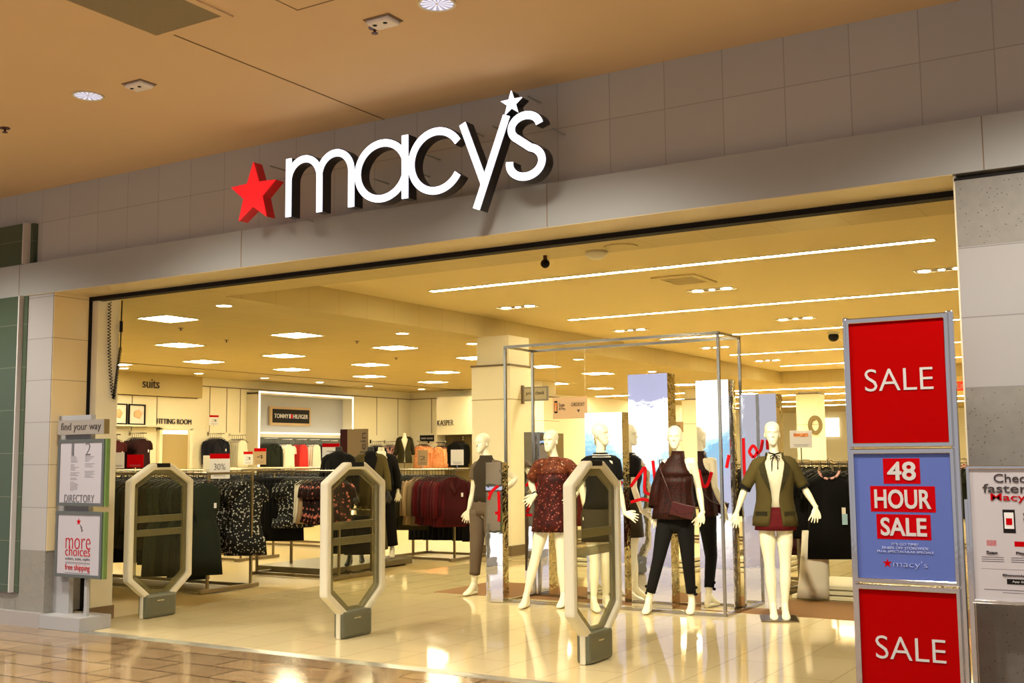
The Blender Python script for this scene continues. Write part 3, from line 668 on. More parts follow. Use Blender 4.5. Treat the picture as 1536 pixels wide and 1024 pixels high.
column(-6.70, -6.49, 10.35, 1.493, 'short narrow mirror column at the left end, outside the frame', .12)
column(-6.66, -6.35, 11.1, 1.83, 'mirror column behind the mannequin in the maroon lace dress')
column(-5.79, -5.34, 10.95, 2.02, 'mirror column behind the mannequin in the jewelled black top')
column(-5.16, -4.71, 10.74, 2.40, 'tallest mirror column, between the black-topped and halter-topped mannequins')
column(-4.43, -4.08, 10.82, 2.31, 'mirror column inside the right end of the chrome frame')
column(-4.03, -3.65, 11.0, 2.16, 'mirror column behind the mannequin in the olive blazer')
# red script on the columns: each stroke painted vinyl on its own column face
def script(name, pts3, label, wd=.032):
    x0, y0, z0 = pts3[0][1][0][0], pts3[0][0], pts3[0][1][0][1]
    o = thing(name, label, 'lettering', (x0, y0-.001, z0), group='red script lettering on the mirror columns')
    for (y, pth) in pts3:
        q = []
        for i in range(len(pth)-1):
            for k in range(8):
                u = k/8; p0 = pth[max(i-1, 0)]; p1 = pth[i]; p2 = pth[i+1]; p3 = pth[min(i+2, len(pth)-1)]
                q.append(tuple(.5*((2*p1[c])+(-p0[c]+p2[c])*u+(2*p0[c]-5*p1[c]+4*p2[c]-p3[c])*u*u+(-p0[c]+3*p1[c]-3*p2[c]+p3[c])*u**3) for c in (0, 1)))
        q.append(pth[-1]); L, Q = band([(a-x0, b-z0) for a, b in q], wd); MB().bandprism(L, Q, 'Y', -.005, .0005, closed=False).build('stroke', 'script', o)
    return o
script('script_lettering', [(10.35, [(-6.665, 1.09), (-6.62, 1.18), (-6.54, 1.24)]), (10.35, [(-6.535, 1.18), (-6.53, 1.0), (-6.535, .86)]), (10.35, [(-6.58, .95), (-6.54, .95)]), (10.35, [(-6.665, 1.16), (-6.655, 1.163)])], 'red vinyl script strokes on the short narrow column')
script('script_lettering', [(11.1, [(-6.64, 1.22), (-6.58, 1.26), (-6.5, 1.24), (-6.55, 1.1), (-6.63, .92)]), (11.1, [(-6.64, .89), (-6.45, .90)]), (11.1, [(-6.45, 1.22), (-6.44, 1.05), (-6.42, 1.0)])], 'red vinyl script strokes on the column behind the lace dress')
script('script_lettering', [(10.95, [(-5.47, 1.12), (-5.40, 1.19), (-5.35, 1.28)])], 'red vinyl stroke on the column behind the jewelled top')
script('script_lettering', [(10.74, [(-5.15, 1.23), (-5.05, 1.35), (-4.98, 1.42), (-4.99, 1.2), (-4.93, 1.15)]), (10.74, [(-5.15, 1.07), (-5.0, 1.1), (-4.86, 1.05)]), (10.74, [(-4.89, 1.5), (-4.87, 1.3), (-4.85, 1.18)]), (10.74, [(-4.85, 1.3), (-4.80, 1.4), (-4.76, 1.34), (-4.76, 1.18)])], 'red vinyl script letters on the tallest column')
script('script_lettering', [(10.82, [(-4.42, 1.40), (-4.38, 1.25), (-4.33, 1.25), (-4.28, 1.38)]), (10.82, [(-4.12, 1.42), (-4.09, 1.55)])], 'red vinyl script letters on the column at the frame end')
script('script_lettering', [(11.0, [(-4.00, 1.72), (-4.0, 1.4), (-3.99, 1.28)]), (11.0, [(-3.90, 1.52), (-3.94, 1.58), (-3.90, 1.64), (-3.86, 1.58), (-3.90, 1.52)]), (11.0, [(-3.86, 1.56), (-3.82, 1.6), (-3.80, 1.7)]), (11.0, [(-3.75, 1.7), (-3.75, 1.6)])], 'red vinyl script letters on the column behind the olive blazer', .03)
# ------------------------------------------------------------------ store columns
def pillar(name, x0, x1, y0, y1, zc, neck, label=None):
    mb = MB().box(x0, x1, y0, y1, .15, neck, 0).box(x0+.06, x1-.06, y0+.06, y1-.06, neck, zc, 0)
    mb.box(x0-.015, x1+.015, y0-.015, y1+.015, neck-.03, neck, 1).box(x0-.02, x1+.02, y0-.02, y1+.02, 0, .16, 1).box(x0-.003, x1+.003, y0-.003, y1+.003, 2.46, 2.475, 2)
    o = mb.build('pillar', ['scream', 'trimd', 'dfloor']); o['kind'] = 'structure'
pillar('pillar', -10.12, -9.39, 15.23, 16.0, 3.5, 3.03)
pillar('pillar', -10.9, -10.2, 34.8, 35.5, 3.5, 3.45)
pillar('pillar', -13.1, -12.4, 30.9, 31.6, 3.5, 3.2)
pillar('pillar', -15.2, -14.4, 25.0, 25.8, 3.5, 3.1)
pillar('pillar', -4.5, -3.7, 33, 33.8, 3.5, 3.45)
pillar('pillar', -1.0, -.2, 26, 26.8, 3.84, 3.6)
bx(-10.0, -9.42, 16.02, 16.1, 0, 2.0).build('back_panel_board', 'brownp') if False else None
# signs by the pillar
pc = thing('price_check_sign', 'small taupe price check sign projecting from the near cream pillar', 'sign', (-9.39, 15.6, 0))
bx(.03, .49, -.012, .012, 2.44, 2.67).build('board', 'signtaupe', pc); bx(.055, .465, -.016, -.012, 2.465, 2.645).build('face', mat('sign_face_sand', (.48, .42, .27), .5), pc); bx(0, .03, -.03, .03, 2.40, 2.70).build('bracket', 'trimd', pc)
text('lettering', 'price check', 'dletter', .09, .43, 2.52, 2.60, -.016, pc)
ck = thing('checkout_sign', 'hanging peach sign reading Scan & Pay and CHECKOUT with an arrow', 'sign', (-9.3, 16.9, 0))
bx(-.25, .42, -.006, .006, 2.19, 2.56).build('board', 'peach', ck)
text('lettering', 'Scan', 'dletter', -.13, -.02, 2.40, 2.46, -.006, ck); text('lettering', '& Pay', 'dletter', -.13, .0, 2.33, 2.385, -.006, ck); text('lettering', 'CHECKOUT', 'dletter', .11, .37, 2.40, 2.46, -.006, ck)
MB().prism([(.22, 2.34), (.28, 2.34), (.25, 2.29)], 'Y', -.008, -.006).build('arrow', 'dletter', ck); ph = bx(-.22, -.16, -.008, -.006, 2.29, 2.50).build('phone_picture', 'black', ck); bx(-.21, -.17, -.009, -.008, 2.32, 2.47).build('screen', 'orange', ph)
MB().path([(-.2, 0, 2.56), (-.2, 0, 3.5)], .002, 4).path([(.38, 0, 2.56), (.38, 0, 3.5)], .002, 4).build('wire', 'lett', ck)
pc2 = thing('price_check_sign', 'distant price check sign beyond the hanging checkout sign', 'sign', (-11.6, 26, 0))
bx(-.1, .6, -.012, .012, 2.12, 2.38).build('board', 'tan', pc2); text('lettering', 'price check', 'dletter', -.04, .54, 2.21, 2.30, -.012, pc2); MB().path([(0, 0, 2.38), (0, 0, 3.5)], .003, 4).path([(.5, 0, 2.38), (.5, 0, 3.5)], .003, 4).build('wire', 'lett', pc2)
ex = thing('exit_sign', 'small lit red exit sign far back at the right edge of the opening', 'exit sign', (-5.35, 31.4, 3.3))
bx(-.2, .2, -.02, .02, -.12, .12).build('housing', mat('exit_red', (.5, .02, .01), em=(1, .05, .02), es=.5), ex); text('lettering', 'EXIT', 'lett', -.15, .15, -.07, .07, -.02, ex); bx(-.01, .01, -.01, .01, .12, .2).build('stem', 'lett', ex)

# ------------------------------------------------------------------ mannequins
def lerp(a, b, t): return a+(b-a)*t
def vl(a, b, t): return Vector(a).lerp(Vector(b), t)
def limb(mb, a, b, c, ra, rm1, rb, rm2, rc, n=12):
    """tapered limb a-b-c with a bend at b"""
    a, b, c = Vector(a), Vector(b), Vector(c); P = []; rr = []
    for t, r in ((0, ra), (.25, lerp(ra, rm1, .7)), (.5, rm1), (.8, lerp(rm1, rb, .75))): P.append(a.lerp(b, t)); rr.append(r)
    P.append((b*4+a.lerp(b, .85)+b.lerp(c, .15))/6); rr.append(rb)
    for t, r in ((.2, lerp(rb, rm2, .7)), (.42, rm2), (.72, lerp(rm2, rc, .6)), (1, rc)): P.append(b.lerp(c, t)); rr.append(r)
    mb.path(P, rr, n); mb.ball(a, ra, ra, ra); mb.ball(c, rc, rc, rc)
def hand(mb, w_, tip, thumb, view=(.25, -1, 0), splay=.018):
    w_, tip = Vector(w_), Vector(tip); d = (tip-w_).normalized(); L = .175
    v = Vector(view).normalized(); s = d.cross(v).normalized(); nn = s.cross(d).normalized()
    mb.path([w_-d*.02, w_+d*.02, w_+d*.05, w_+d*.085], [(.021, .019), (.027, .016), (.036, .014), (.035, .012)], 12, ref=nn)
    for i, (o, l) in enumerate(((-.027, .066), (-.009, .078), (.009, .082), (.027, .072))):
        b0 = w_+d*.075+s*o; k = s*(o/.027)*splay
        mb.path([b0, b0+d*l*.45+k*.45-nn*.003, b0+d*l*.8+k*.8-nn*.010, b0+d*l+k-nn*.017], [.0092, .0085, .0078, .006], 8)
    t0 = w_+d*.025+s*thumb*.022
    mb.path([t0, t0+d*.035+s*thumb*.024+nn*.006, t0+d*.062+s*thumb*.034+nn*.008, t0+d*.078+s*thumb*.036+nn*.006], [.014, .0115, .0095, .007], 8)
def head_geo(mb, top, yawd, h=.235):
    """egg-shaped mannequin head with brow, nose, lips and ears, facing -Y turned by yawd"""
    c = math.cos(R(yawd)); s = math.sin(R(yawd)); T = Vector(top); z0 = T.z-h
    def W(x, y, z): return Vector((T.x+c*x-s*(y-.0), T.y+s*x+c*y, z0+z))
    prof = [(0, .014, -.070, -.046), (.035, .025, -.084, -.034), (.10, .036, -.090, -.016), (.20, .046, -.088, .006), (.30, .055, -.085, .034), (.40, .062, -.083, .062), (.50, .069, -.080, .080), (.56, .071, -.083, .088), (.64, .073, -.086, .094), (.74, .072, -.081, .094), (.84, .064, -.068, .084), (.92, .050, -.048, .066), (.97, .033, -.026, .046), (1., .010, -.0, .020)]
    rs = []; n = 28
    for t, w, f, b in prof:
        ring = []
        for k in range(n):
            a = 2*PI*k/n; ca, sa = math.cos(a), math.sin(a)
            x = w*math.copysign(abs(ca)**.9, ca); cyy = (f+b)/2; y = cyy+(b-f)/2*sa
            if sa < 0:
                dx = abs(x)
                if .44 < t < .56: y += .009*math.exp(-((dx-.031)/.016)**2)
                if .15 < t < .28: y += .003*math.exp(-((dx-.03)/.01)**2)
            ring.append(W(x, y, t*h))
        rs.append(ring)
    mb.rings(rs)
    mb.path([W(0, -.080, .55*h), W(0, -.090, .46*h), W(0, -.100, .385*h), W(0, -.092, .345*h)], [.007, .009, .0125, .009], 8)
    for sx in (-1, 1):
        mb.path([W(sx*.008, -.086, .585*h), W(sx*.03, -.082, .60*h), W(sx*.05, -.068, .585*h)], [.006, .006, .005], 6)
        mb.ball(W(sx*.070, .008, .43*h), .010, .017, .028, 8, 6)
    mb.path([W(-.019, -.083, .225*h), W(-.006, -.090, .235*h), W(.006, -.090, .235*h), W(.019, -.083, .225*h)], [.004, .0055, .0055, .004], 6)
    mb.path([W(-.015, -.083, .19*h), W(0, -.0895, .185*h), W(.015, -.083, .19*h)], [.004, .006, .004], 6)
    return W
class Torso:
    def __init__(s, J):
        s.J = J; s.p = Vector(J['pel']); s.sh = (Vector(J['shL'])+Vector(J['shR']))/2; s.nk = Vector(J['nk'])
    def c(s, z):
        if z <= s.p.z: q = s.p
        else: q = s.p.lerp(s.sh, min(1, (z-s.p.z)/(s.sh.z-s.p.z)))
        if z > s.sh.z: q = s.sh.lerp(s.nk, min(1, (z-s.sh.z)/max(.01, s.nk.z-s.sh.z)))
        return Vector((q.x, q.y, z))
    def ring(s, z, hw, hd, yo=0, n=28, wob=0, k=9, a0=0, a1=2*PI, ph=0, tilt=0, open_=False):
        c = s.c(z); out = []
        for i in range(n+(1 if open_ else 0)):
            a = a0+(a1-a0)*i/n; r = 1+wob*math.sin(k*a+ph)
            out.append(Vector((c.x+hw*math.cos(a)*r, c.y+yo+hd*math.sin(a)*r, z+tilt*math.cos(a))))
        return out
T = None
def mannequin(label, loc, rot, J, head_yaw=0, headless=False, skin='skin', group=None, thumbs=(1, -1), base=None):
    root = thing('mannequin', label, 'mannequin', loc, R(rot), group)
    for q in ('shL', 'shR'): J[q] = (J[q][0]*1.0, J[q][1], J[q][2]-.022)
    T = Torso(J); pz = T.p.z; mb = MB()
    tr_ = [(-.13, .06, .05, 0), (-.09, .135, .085, .005), (-.04, .162, .105, .012), (.02, .160, .105, .012), (.09, .132, .088, .004), (.17, .107, .074, 0), (.25, .112, .078, 0), (.33, .130, .094, -.010), (.39, .142, .106, -.018), (.45, .148, .088, -.006), (.50, .150, .066, .004), (.54, .115, .055, .008), (.57, .065, .048, .01)]
    k = (T.sh.z-pz)/.52
    mb.rings([T.ring(pz+dz*k if dz > 0 else pz+dz, hw, hd, yo, 24) for dz, hw, hd, yo in tr_])
    top = Vector(J.get('top', (T.nk.x, 0, T.nk.z+.28)))
    hz = T.nk.z+.10
    P = [T.c(T.sh.z+.0)+Vector((0, .01, 0)), Vector(T.nk)+Vector((0, .005, 0))]
    if headless: P += [Vector(T.nk)+Vector((0, 0, .05)), Vector(T.nk)+Vector((0, 0, .07))]; mb.path(P, [.075, .052, .047, .045], 16)
    else:
        P += [vl(T.nk, (top.x, top.y+.015, top.z-.15), .5), Vector((top.x, top.y+.02, top.z-.14))]; mb.path(P, [.070, .046, .041, .045], 16)
        head_geo(mb, top, head_yaw)
    for sd, th in (('L', thumbs[0]), ('R', thumbs[1])):
        sh, e, w_, f = [J[q+sd] for q in ('sh', 'el', 'wr', 'fi')]
        limb(mb, sh, e, w_, .046, .040, .033, .034, .021)
        mb.ball(vl(sh, T.c(sh[2]-.03), .25), .06, .055, .055)
        hand(mb, w_, f, th)
        hp, kn, an = [Vector(J[q+sd]) for q in ('hip', 'kn', 'an')]
        limb(mb, hp-Vector((0, 0, .02)), kn, an, .083, .074, .052, .052, .031, 16)
        mb.ball(hp+Vector((0, .01, 0)), .085, .09, .10)
        he = Vector((an.x, an.y+.035, .03)); dirn = Vector((an.x-kn.x*.8-hp.x*.2, 0, 0))*.25
        ft = Vector((dirn.x, -1, 0)).normalized()
        mb.path([an+Vector((0, 0, .02)), an+Vector((0, .005, -.03)), he+Vector((0, 0, .02)), he+Vector((0, .0, -.002))], [.033, .036, .030, .026], 12, ref=(0, -1, 0.01))
        mb.path([an+Vector((0, 0, .01)), Vector((an.x, an.y, .085))+ft*.035, Vector((an.x, an.y, .055))+ft*.085, Vector((an.x, an.y, .032))+ft*.135, Vector((an.x, an.y, .022))+ft*.17, Vector((an.x, an.y, .017))+ft*.195], [(.034, .036), (.032, .040), (.036, .030), (.042, .024), (.038, .018), (.022, .010)], 12, ref=(0, 0, 1))
        mb.path([Vector((an.x, an.y+.045, .022)), Vector((an.x, an.y, .024)), Vector((an.x, an.y, .024))+ft*.09, Vector((an.x, an.y, .02))+ft*.15], [(.026, .02), (.03, .022), (.036, .022), (.036, .017)], 12, ref=(0, 0, 1))
    o = mb.build('body', skin, root, smooth=True)
    r = o.modifiers.new('fuse', 'REMESH'); r.mode = 'VOXEL'; r.voxel_size = .0055 if not headless else .008; r.use_smooth_shade = True
    s = o.modifiers.new('soften', 'SMOOTH'); s.factor = .5; s.iterations = 2
    if base: bx(*base, 0, .012).build('base_plate', 'dchrome', root)
    root['T'] = 0; del root['T']
    return root, T
def cloth(name, T, rows, m, root, **k):
    """garment as rings around the torso: rows of (z, hw, hd, yo, wob)"""
    rs = [T.ring(z, hw, hd, yo, 40, wob, k.get('kk', 9), ph=z*k.get('tw', 3.)) for z, hw, hd, yo, wob in rows]
    return MB().rings(rs, caps=False).build(name, m, root, smooth=True, solid=k.get('solid', .006))
def sleeve(name, a, b, c, t0, t1, r0, r1, m, root, t2=None, r2=None, wob=0.):
    a, b, c = Vector(a), Vector(b), Vector(c); mb = MB(); P = []; rr = []
    n = 7
    if t0 < 0:
        tc_ = T.c(a.z); t0 = .06
        P += [a.lerp(tc_, .62)+Vector((0, 0, .030)), a.lerp(tc_, .36)+Vector((0, 0, .018)), a.lerp(tc_, .14)+Vector((0, 0, .004))]; rr += [r0*.55, r0*.74, r0*.90]
    for i in range(n):
        t = t0+(t1-t0)*i/(n-1)
        p = a.lerp(b, t) if t <= 1 else b.lerp(c, t-1)
        P.append(p); rr.append(lerp(r0, r1, i/(n-1))*(1+wob*math.sin(i*2.4)))
    mb.path(P, rr, 18, caps=False); return mb.build(name, m, root, smooth=True, solid=.005)
def trouser(name, hp, kn, an, t1, r, m, root, wob=.02):
    hp, kn, an = Vector(hp), Vector(kn), Vector(an); mb = MB(); P = []; rr = []
    for i in range(15):
        t = -.06+(t1+.06)*i/14; P.append(hp.lerp(kn, t) if t <= 1 else kn.lerp(an, t-1)); q = t/2*3
        rr.append((r[0]+(r[1]-r[0])*min(1, t) if t < 1 else r[1]+(r[2]-r[1])*(t-1))*(1+wob*math.sin(i*1.9)))
    mb.path(P, rr, 20, caps=False); return mb.build(name, m, root, smooth=True, solid=.005)

# 1: draped top and taupe trousers
J1 = dict(top=(0.013, 0, 1.826), nk=(0.05, 0.01, 1.553), shL=(-0.070, 0, 1.470), shR=(0.205, 0, 1.477), elL=(-0.148, 0.03, 1.13), wrL=(-0.164, -0.03, 0.952), fiL=(-0.206, -0.05, 0.784), elR=(0.389, 0.12, 1.303), wrR=(0.290, 0, 1.164), fiR=(0.22, -0.08, 1.108), pel=(0.045, 0, .985), hipL=(-0.045, 0, 0.928), hipR=(0.132, 0, 0.931), knL=(-0.06, -0.03, 0.526), knR=(0.151, -0.02, 0.527), anL=(-0.135, 0.03, 0.12), anR=(.17, .03, .12))
m1, T = mannequin('cream mannequin in draped dark top and taupe trousers, hand on hip, left of the frame', (-7.041, 10.797, 0), 0, J1, -12, group='mannequins at the entrance')
z = T.p.z
cloth('top', T, [(z+.06, .155, .112, 0, .02), (z+.14, .140, .105, 0, .02), (z+.24, .135, .10, 0, .02), (z+.34, .152, .115, -.01, .02), (z+.43, .166, .108, -.005, .01), (z+.485, .148, .082, 0, 0), (z+.52, .115, .072, 0, 0), (z+.55, .080, .066, 0, .0), (z+.585, .068, .062, 0, .03)], 'grey_top', m1, kk=7, tw=40)
sleeve('sleeve', J1['shL'], J1['elL'], J1['wrL'], -.1, .45, .064, .066, 'taupe', m1); sleeve('sleeve', J1['shR'], J1['elR'], J1['wrR'], -.1, .45, .064, .066, 'taupe', m1)
cloth('waistband', T, [(z-.09, .172, .118, .01, .0), (z-.02, .180, .124, .01, .01), (z+.05, .160, .113, 0, .01), (z+.10, .148, .104, 0, 0)], 'taupe', m1)
trouser('trouser_leg', J1['hipL'], J1['knL'], J1['anL'], 1.72, (.105, .072, .052), 'taupe', m1, .03); trouser('trouser_leg', J1['hipR'], J1['knR'], J1['anR'], 1.72, (.105, .072, .052), 'taupe', m1, .03)
# 2: maroon lace dress
J2 = dict(top=(0.016, 0, 1.834), nk=(0.046, 0.01, 1.546), shL=(-0.112, 0, 1.491), shR=(0.190, 0, 1.496), elL=(-0.226, 0.06, 1.273), wrL=(-0.135, -0.1, 1.152), fiL=(-0.226, -0.15, 1.050), elR=(0.35, 0.08, 1.286), wrR=(0.273, -0.03, 1.13), fiR=(0.218, -0.1, 1.084), pel=(0.027, 0, 0.969), hipL=(-0.068, 0, 0.899), hipR=(0.12, 0, 0.9), knL=(-0.149, -0.05, 0.514), knR=(0.119, -0.02, 0.49), anL=(-0.235, -0.12, 0.12), anR=(0.132, 0, 0.12))
m2, T = mannequin('cream mannequin in short maroon lace dress with sheer yoke and wide stance', (-5.908, 10.368, 0), 15, J2, -16, group='mannequins at the entrance', thumbs=(1, -1))
z = T.p.z
cloth('dress', T, [(z-.20, .222, .155, 0, .045), (z-.12, .212, .15, 0, .035), (z-.02, .200, .145, 0, .02), (z+.1, .182, .135, 0, .015), (z+.22, .168, .128, -.005, .01), (z+.33, .166, .128, -.012, .005), (z+.405, .165, .122, -.012, 0)], 'lace', m2, kk=11, tw=1)
cloth('sheer_yoke', T, [(z+.40, .166, .121, -.012, 0), (z+.455, .168, .102, -.004, 0), (z+.485, .150, .084, 0, 0), (z+.52, .116, .072, .004, 0), (z+.55, .080, .066, .004, 0), (z+.578, .060, .058, .004, 0)], 'lace_sheer', m2)
for s_ in 'LR': sleeve('sleeve', J2['sh'+s_], J2['el'+s_], J2['wr'+s_], -.12, .80, .062, .068, 'lace_sheer', m2)
w0, w1 = Vector(J2['wrL']), Vector(J2['elL']); q = (w1-w0).normalized()
MB().path([w0+q*.01, w0+q*.028], .027, 16).build('bracelet', 'black', m2)
# 3: jewelled polo and skirt
J3 = dict(top=(0.040, 0, 1.895), nk=(0.043, 0.01, 1.585), shL=(-0.107, 0, 1.516), shR=(0.188, 0, 1.52), elL=(-0.159, 0.04, 1.251), wrL=(-0.115, 0, 1.001), fiL=(-0.097, -0.03, 0.833), elR=(0.237, 0.05, 1.225), wrR=(0.278, -0.02, 0.968), fiR=(0.431, -0.1, 0.896), pel=(0.010, 0, 0.985), hipL=(-0.075, 0, 0.926), hipR=(0.086, 0, 0.923), knL=(-0.050, -0.05, 0.484), knR=(0.070, 0, 0.482), anL=(-0.075, -0.09, 0.12), anR=(0.088, .08, 0.12))
m3, T = mannequin('cream mannequin in black jewelled-collar top and grey skirt, head turned to the right', (-5.351, 10.372, 0), 40, J3, 52, group='mannequins at the entrance')
z = T.p.z
cloth('top', T, [(z+.03, .165, .118, 0, .01), (z+.12, .145, .108, 0, .02), (z+.22, .135, .10, 0, .015), (z+.33, .155, .118, -.01, 0), (z+.43, .166, .105, -.004, 0), (z+.475, .150, .082, .002, 0), (z+.51, .118, .072, .006, 0), (z+.545, .082, .064, .006, 0), (z+.575, .064, .060, .006, 0)], 'black_cloth', m3)
for s_ in 'LR': sleeve('sleeve', J3['sh'+s_], J3['el'+s_], J3['wr'+s_], -.12, .68, .063, .062, 'black_cloth', m3)
cloth('skirt', T, [(z-.30, .185, .140, 0, .02), (z-.15, .182, .135, .004, .015), (z-.03, .178, .126, .01, 0), (z+.06, .160, .114, .004, 0), (z+.09, .150, .108, 0, 0)], 'skirtg', m3, kk=5)
c3 = T.c(z+.575); nb = MB()
cv = MB(); cv.rings([T.ring(z+.56, .092, .078, .0, 24), T.ring(z+.60, .068, .066, .006, 24)], caps=False); cl3 = cv.build('collar', 'black_cloth', m3, smooth=True, solid=.006)
for k in range(22):
    a = PI+PI*(k+.5)/22; r = .088
    for rr_, q in ((.082, .0), (.098, -.022)): nb.ball((c3.x+rr_*1.06*math.cos(a), c3.y+rr_*.95*math.sin(a)-.004, z+.578+q), .007, .007, .007, 6, 4)
nb.build('jewelled_trim', 'lett', m3)
# 4: halter top, leggings, bag
J4 = dict(top=(0.067, 0, 1.849), nk=(0.095, 0.01, 1.562), shL=(-0.035, 0, 1.49), shR=(0.240, 0, 1.503), elL=(-0.12, 0.05, 1.223), wrL=(-0.135, -0.02, 0.973), fiL=(-0.107, -0.05, 0.804), elR=(0.289, 0.04, 1.223), wrR=(0.335, -0.06, 0.991), fiR=(0.255, -0.13, 0.839), pel=(0.058, 0, 0.974), hipL=(-0.032, 0, 0.92), hipR=(0.148, 0, 0.922), knL=(-0.114, -0.05, 0.528), knR=(0.175, -0.02, 0.507), anL=(-0.226, -0.03, 0.12), anR=(0.190, .06, 0.12))
m4, T = mannequin('cream mannequin in maroon halter top and black leggings with a crossbody bag', (-4.605, 10.490, 0), 15, J4, 2, group='mannequins at the entrance')
z = T.p.z
def asym(name, rows, m, wob=0.):
    rs = []
    for zz, hl, hr, hd, yo in rows:
        c = T.c(zz); rs.append([Vector((c.x+(hl if math.cos(a) < 0 else hr)*math.cos(a)*(1+wob*math.sin(13*a)), c.y+yo+hd*math.sin(a)*(1+wob*math.sin(13*a)), zz)) for a in [2*PI*i/52 for i in range(52)]])
    return MB().rings(rs, caps=False).build(name, m, m4, smooth=True, solid=.006)
asym('halter_top', [(z-.05, .235, .200, .160, 0), (z+.02, .228, .192, .155, 0), (z+.12, .208, .172, .14, 0), (z+.22, .190, .152, .122, 0), (z+.30, .182, .150, .12, -.01), (z+.37, .180, .150, .118, -.014)], 'sequin', .03)
asym('halter_yoke', [(z+.365, .181, .150, .118, -.014), (z+.42, .182, .128, .112, -.010), (z+.47, .176, .098, .095, -.002), (z+.51, .150, .078, .080, .002), (z+.54, .112, .066, .070, .006), (z+.565, .076, .062, .064, .008), (z+.62, .060, .059, .060, .010)], 'sequin')
MB().path([Vector(J4['shL'])+Vector((.02, 0, .01)), Vector(J4['shL']).lerp(J4['elL'], .4), Vector(J4['elL']), Vector(J4['elL']).lerp(J4['wrL'], .75)], [.055, .062, .070, .085], 18, caps=False).build('sleeve', 'sequin', m4, smooth=True, solid=.005)
cloth('waist', T, [(z-.175, .06, .06, 0, 0), (z-.15, .125, .088, .004, 0), (z-.10, .168, .112, .008, 0), (z-.02, .172, .116, .01, 0), (z+.06, .15, .105, 0, 0)], 'black_cloth', m4)
for s_ in 'LR':
    trouser('legging', J4['hip'+s_], J4['kn'+s_], J4['an'+s_], 1.80, (.096, .060, .043), 'black_cloth', m4, .01)
    k0, a0 = Vector(J4['kn'+s_]), Vector(J4['an'+s_]); p = k0.lerp(a0, .66); sg = 1 if s_ == 'R' else -1
    b = MB()
    for dz in (0, -.065): b.ball(p+Vector((sg*.050, -.01, dz)), .022, .012, .016, 8, 5)
    b.build('ankle_bow', 'black_cloth', m4)
bag = thing('crossbody_bag', 'small maroon leather crossbody bag on the halter-top mannequin', 'bag', (0, 0, 0))
bag.matrix_world = m4.matrix_world if False else bag.matrix_world
bag.location = m4.location; bag.rotation_euler = m4.rotation_euler
gb = MB(); c = Vector((.150, -.195, z+.035)); gb.box(-.115, .115, -.022, .022, -.06, .07)
bo = gb.build('pouch', 'leather', bag, bevel=.012); bo.location = c; bo.rotation_euler = (0, R(14), 0)
fb = MB().prism([(-.112, .07), (.112, .07), (.112, .02), (.0, -.035), (-.112, .02)], 'Y', -.030, -.022).build('flap', 'leather', bo, bevel=.004)
MB().path([Vector((.06, -.19, z+.10)), Vector((.0, -.165, z+.28)), Vector((-.07, -.125, z+.45)), Vector((-.085, -.05, z+.53)), Vector((-.05, .05, z+.535)), Vector((.06, .12, z+.42)), Vector((.18, .15, z+.22)), Vector((.245, .05, z+.10)), Vector((.255, -.10, z+.06)), Vector((.24, -.19, z+.05))], .006, 6).build('strap', 'leather', bag, smooth=True)
# 5: olive blazer
J5 = dict(top=(-0.003, 0, 1.871), nk=(0.013, 0.01, 1.555), shL=(-0.136, 0, 1.49), shR=(0.149, 0, 1.494), elL=(-0.269, 0.04, 1.244), wrL=(-0.361, 0, 0.995), fiL=(-0.386, -0.05, 0.837), elR=(0.276, 0.04, 1.242), wrR=(0.382, -0.03, 1.046), fiR=(0.337, -0.1, 0.854), pel=(0.0, 0, 0.969), hipL=(-0.085, 0, 0.918), hipR=(0.086, 0, 0.918), knL=(-0.068, -0.03, 0.498), knR=(0.080, -0.03, 0.499), anL=(-0.050, -.05, 0.122), anR=(0.062, -.05, 0.122))
m5, T = mannequin('cream mannequin in open olive blazer, cream blouse and burgundy shorts on a metal plate', (-3.58, 10.655, 0), 22, J5, 0, group='mannequins at the entrance', base=(-.17, .17, -.30, .12))
z = T.p.z
cloth('blouse', T, [(z+.05, .150, .108, 0, .01), (z+.17, .125, .094, -.004, .01), (z+.27, .130, .10, -.008, 0), (z+.38, .150, .118, -.016, 0), (z+.45, .156, .100, -.006, 0), (z+.50, .150, .076, .004, 0), (z+.545, .105, .064, .008, 0), (z+.57, .07, .060, .008, 0), (z+.60, .057, .057, .008, 0)], 'cream', m5)
bw = MB(); cc = T.c(z+.57)
bw.path([Vector((cc.x-.055, cc.y-.04, z+.60)), Vector((cc.x, cc.y-.072, z+.585)), Vector((cc.x+.055, cc.y-.04, z+.60))], .006, 6)
bw.path([Vector((cc.x, cc.y-.078, z+.58)), Vector((cc.x-.03, cc.y-.105, z+.52)), Vector((cc.x-.035, cc.y-.125, z+.42))], .005, 6).path([Vector((cc.x, cc.y-.078, z+.58)), Vector((cc.x+.025, cc.y-.105, z+.52)), Vector((cc.x+.02, cc.y-.13, z+.44))], .005, 6)
bw.path([Vector((cc.x, cc.y-.08, z+.58)), Vector((cc.x-.045, cc.y-.10, z+.565)), Vector((cc.x-.045, cc.y-.10, z+.535)), Vector((cc.x, cc.y-.09, z+.57)), Vector((cc.x+.045, cc.y-.10, z+.565)), Vector((cc.x+.045, cc.y-.10, z+.535)), Vector((cc.x, cc.y-.09, z+.57))], .005, 6)
bw.build('neck_ribbon', 'black', m5, smooth=True)
cloth('shorts', T, [(z-.14, .195, .140, .0, .03), (z-.08, .188, .136, .004, .02), (z, .172, .122, .006, .01), (z+.08, .150, .108, 0, 0)], 'burg', m5, kk=7)
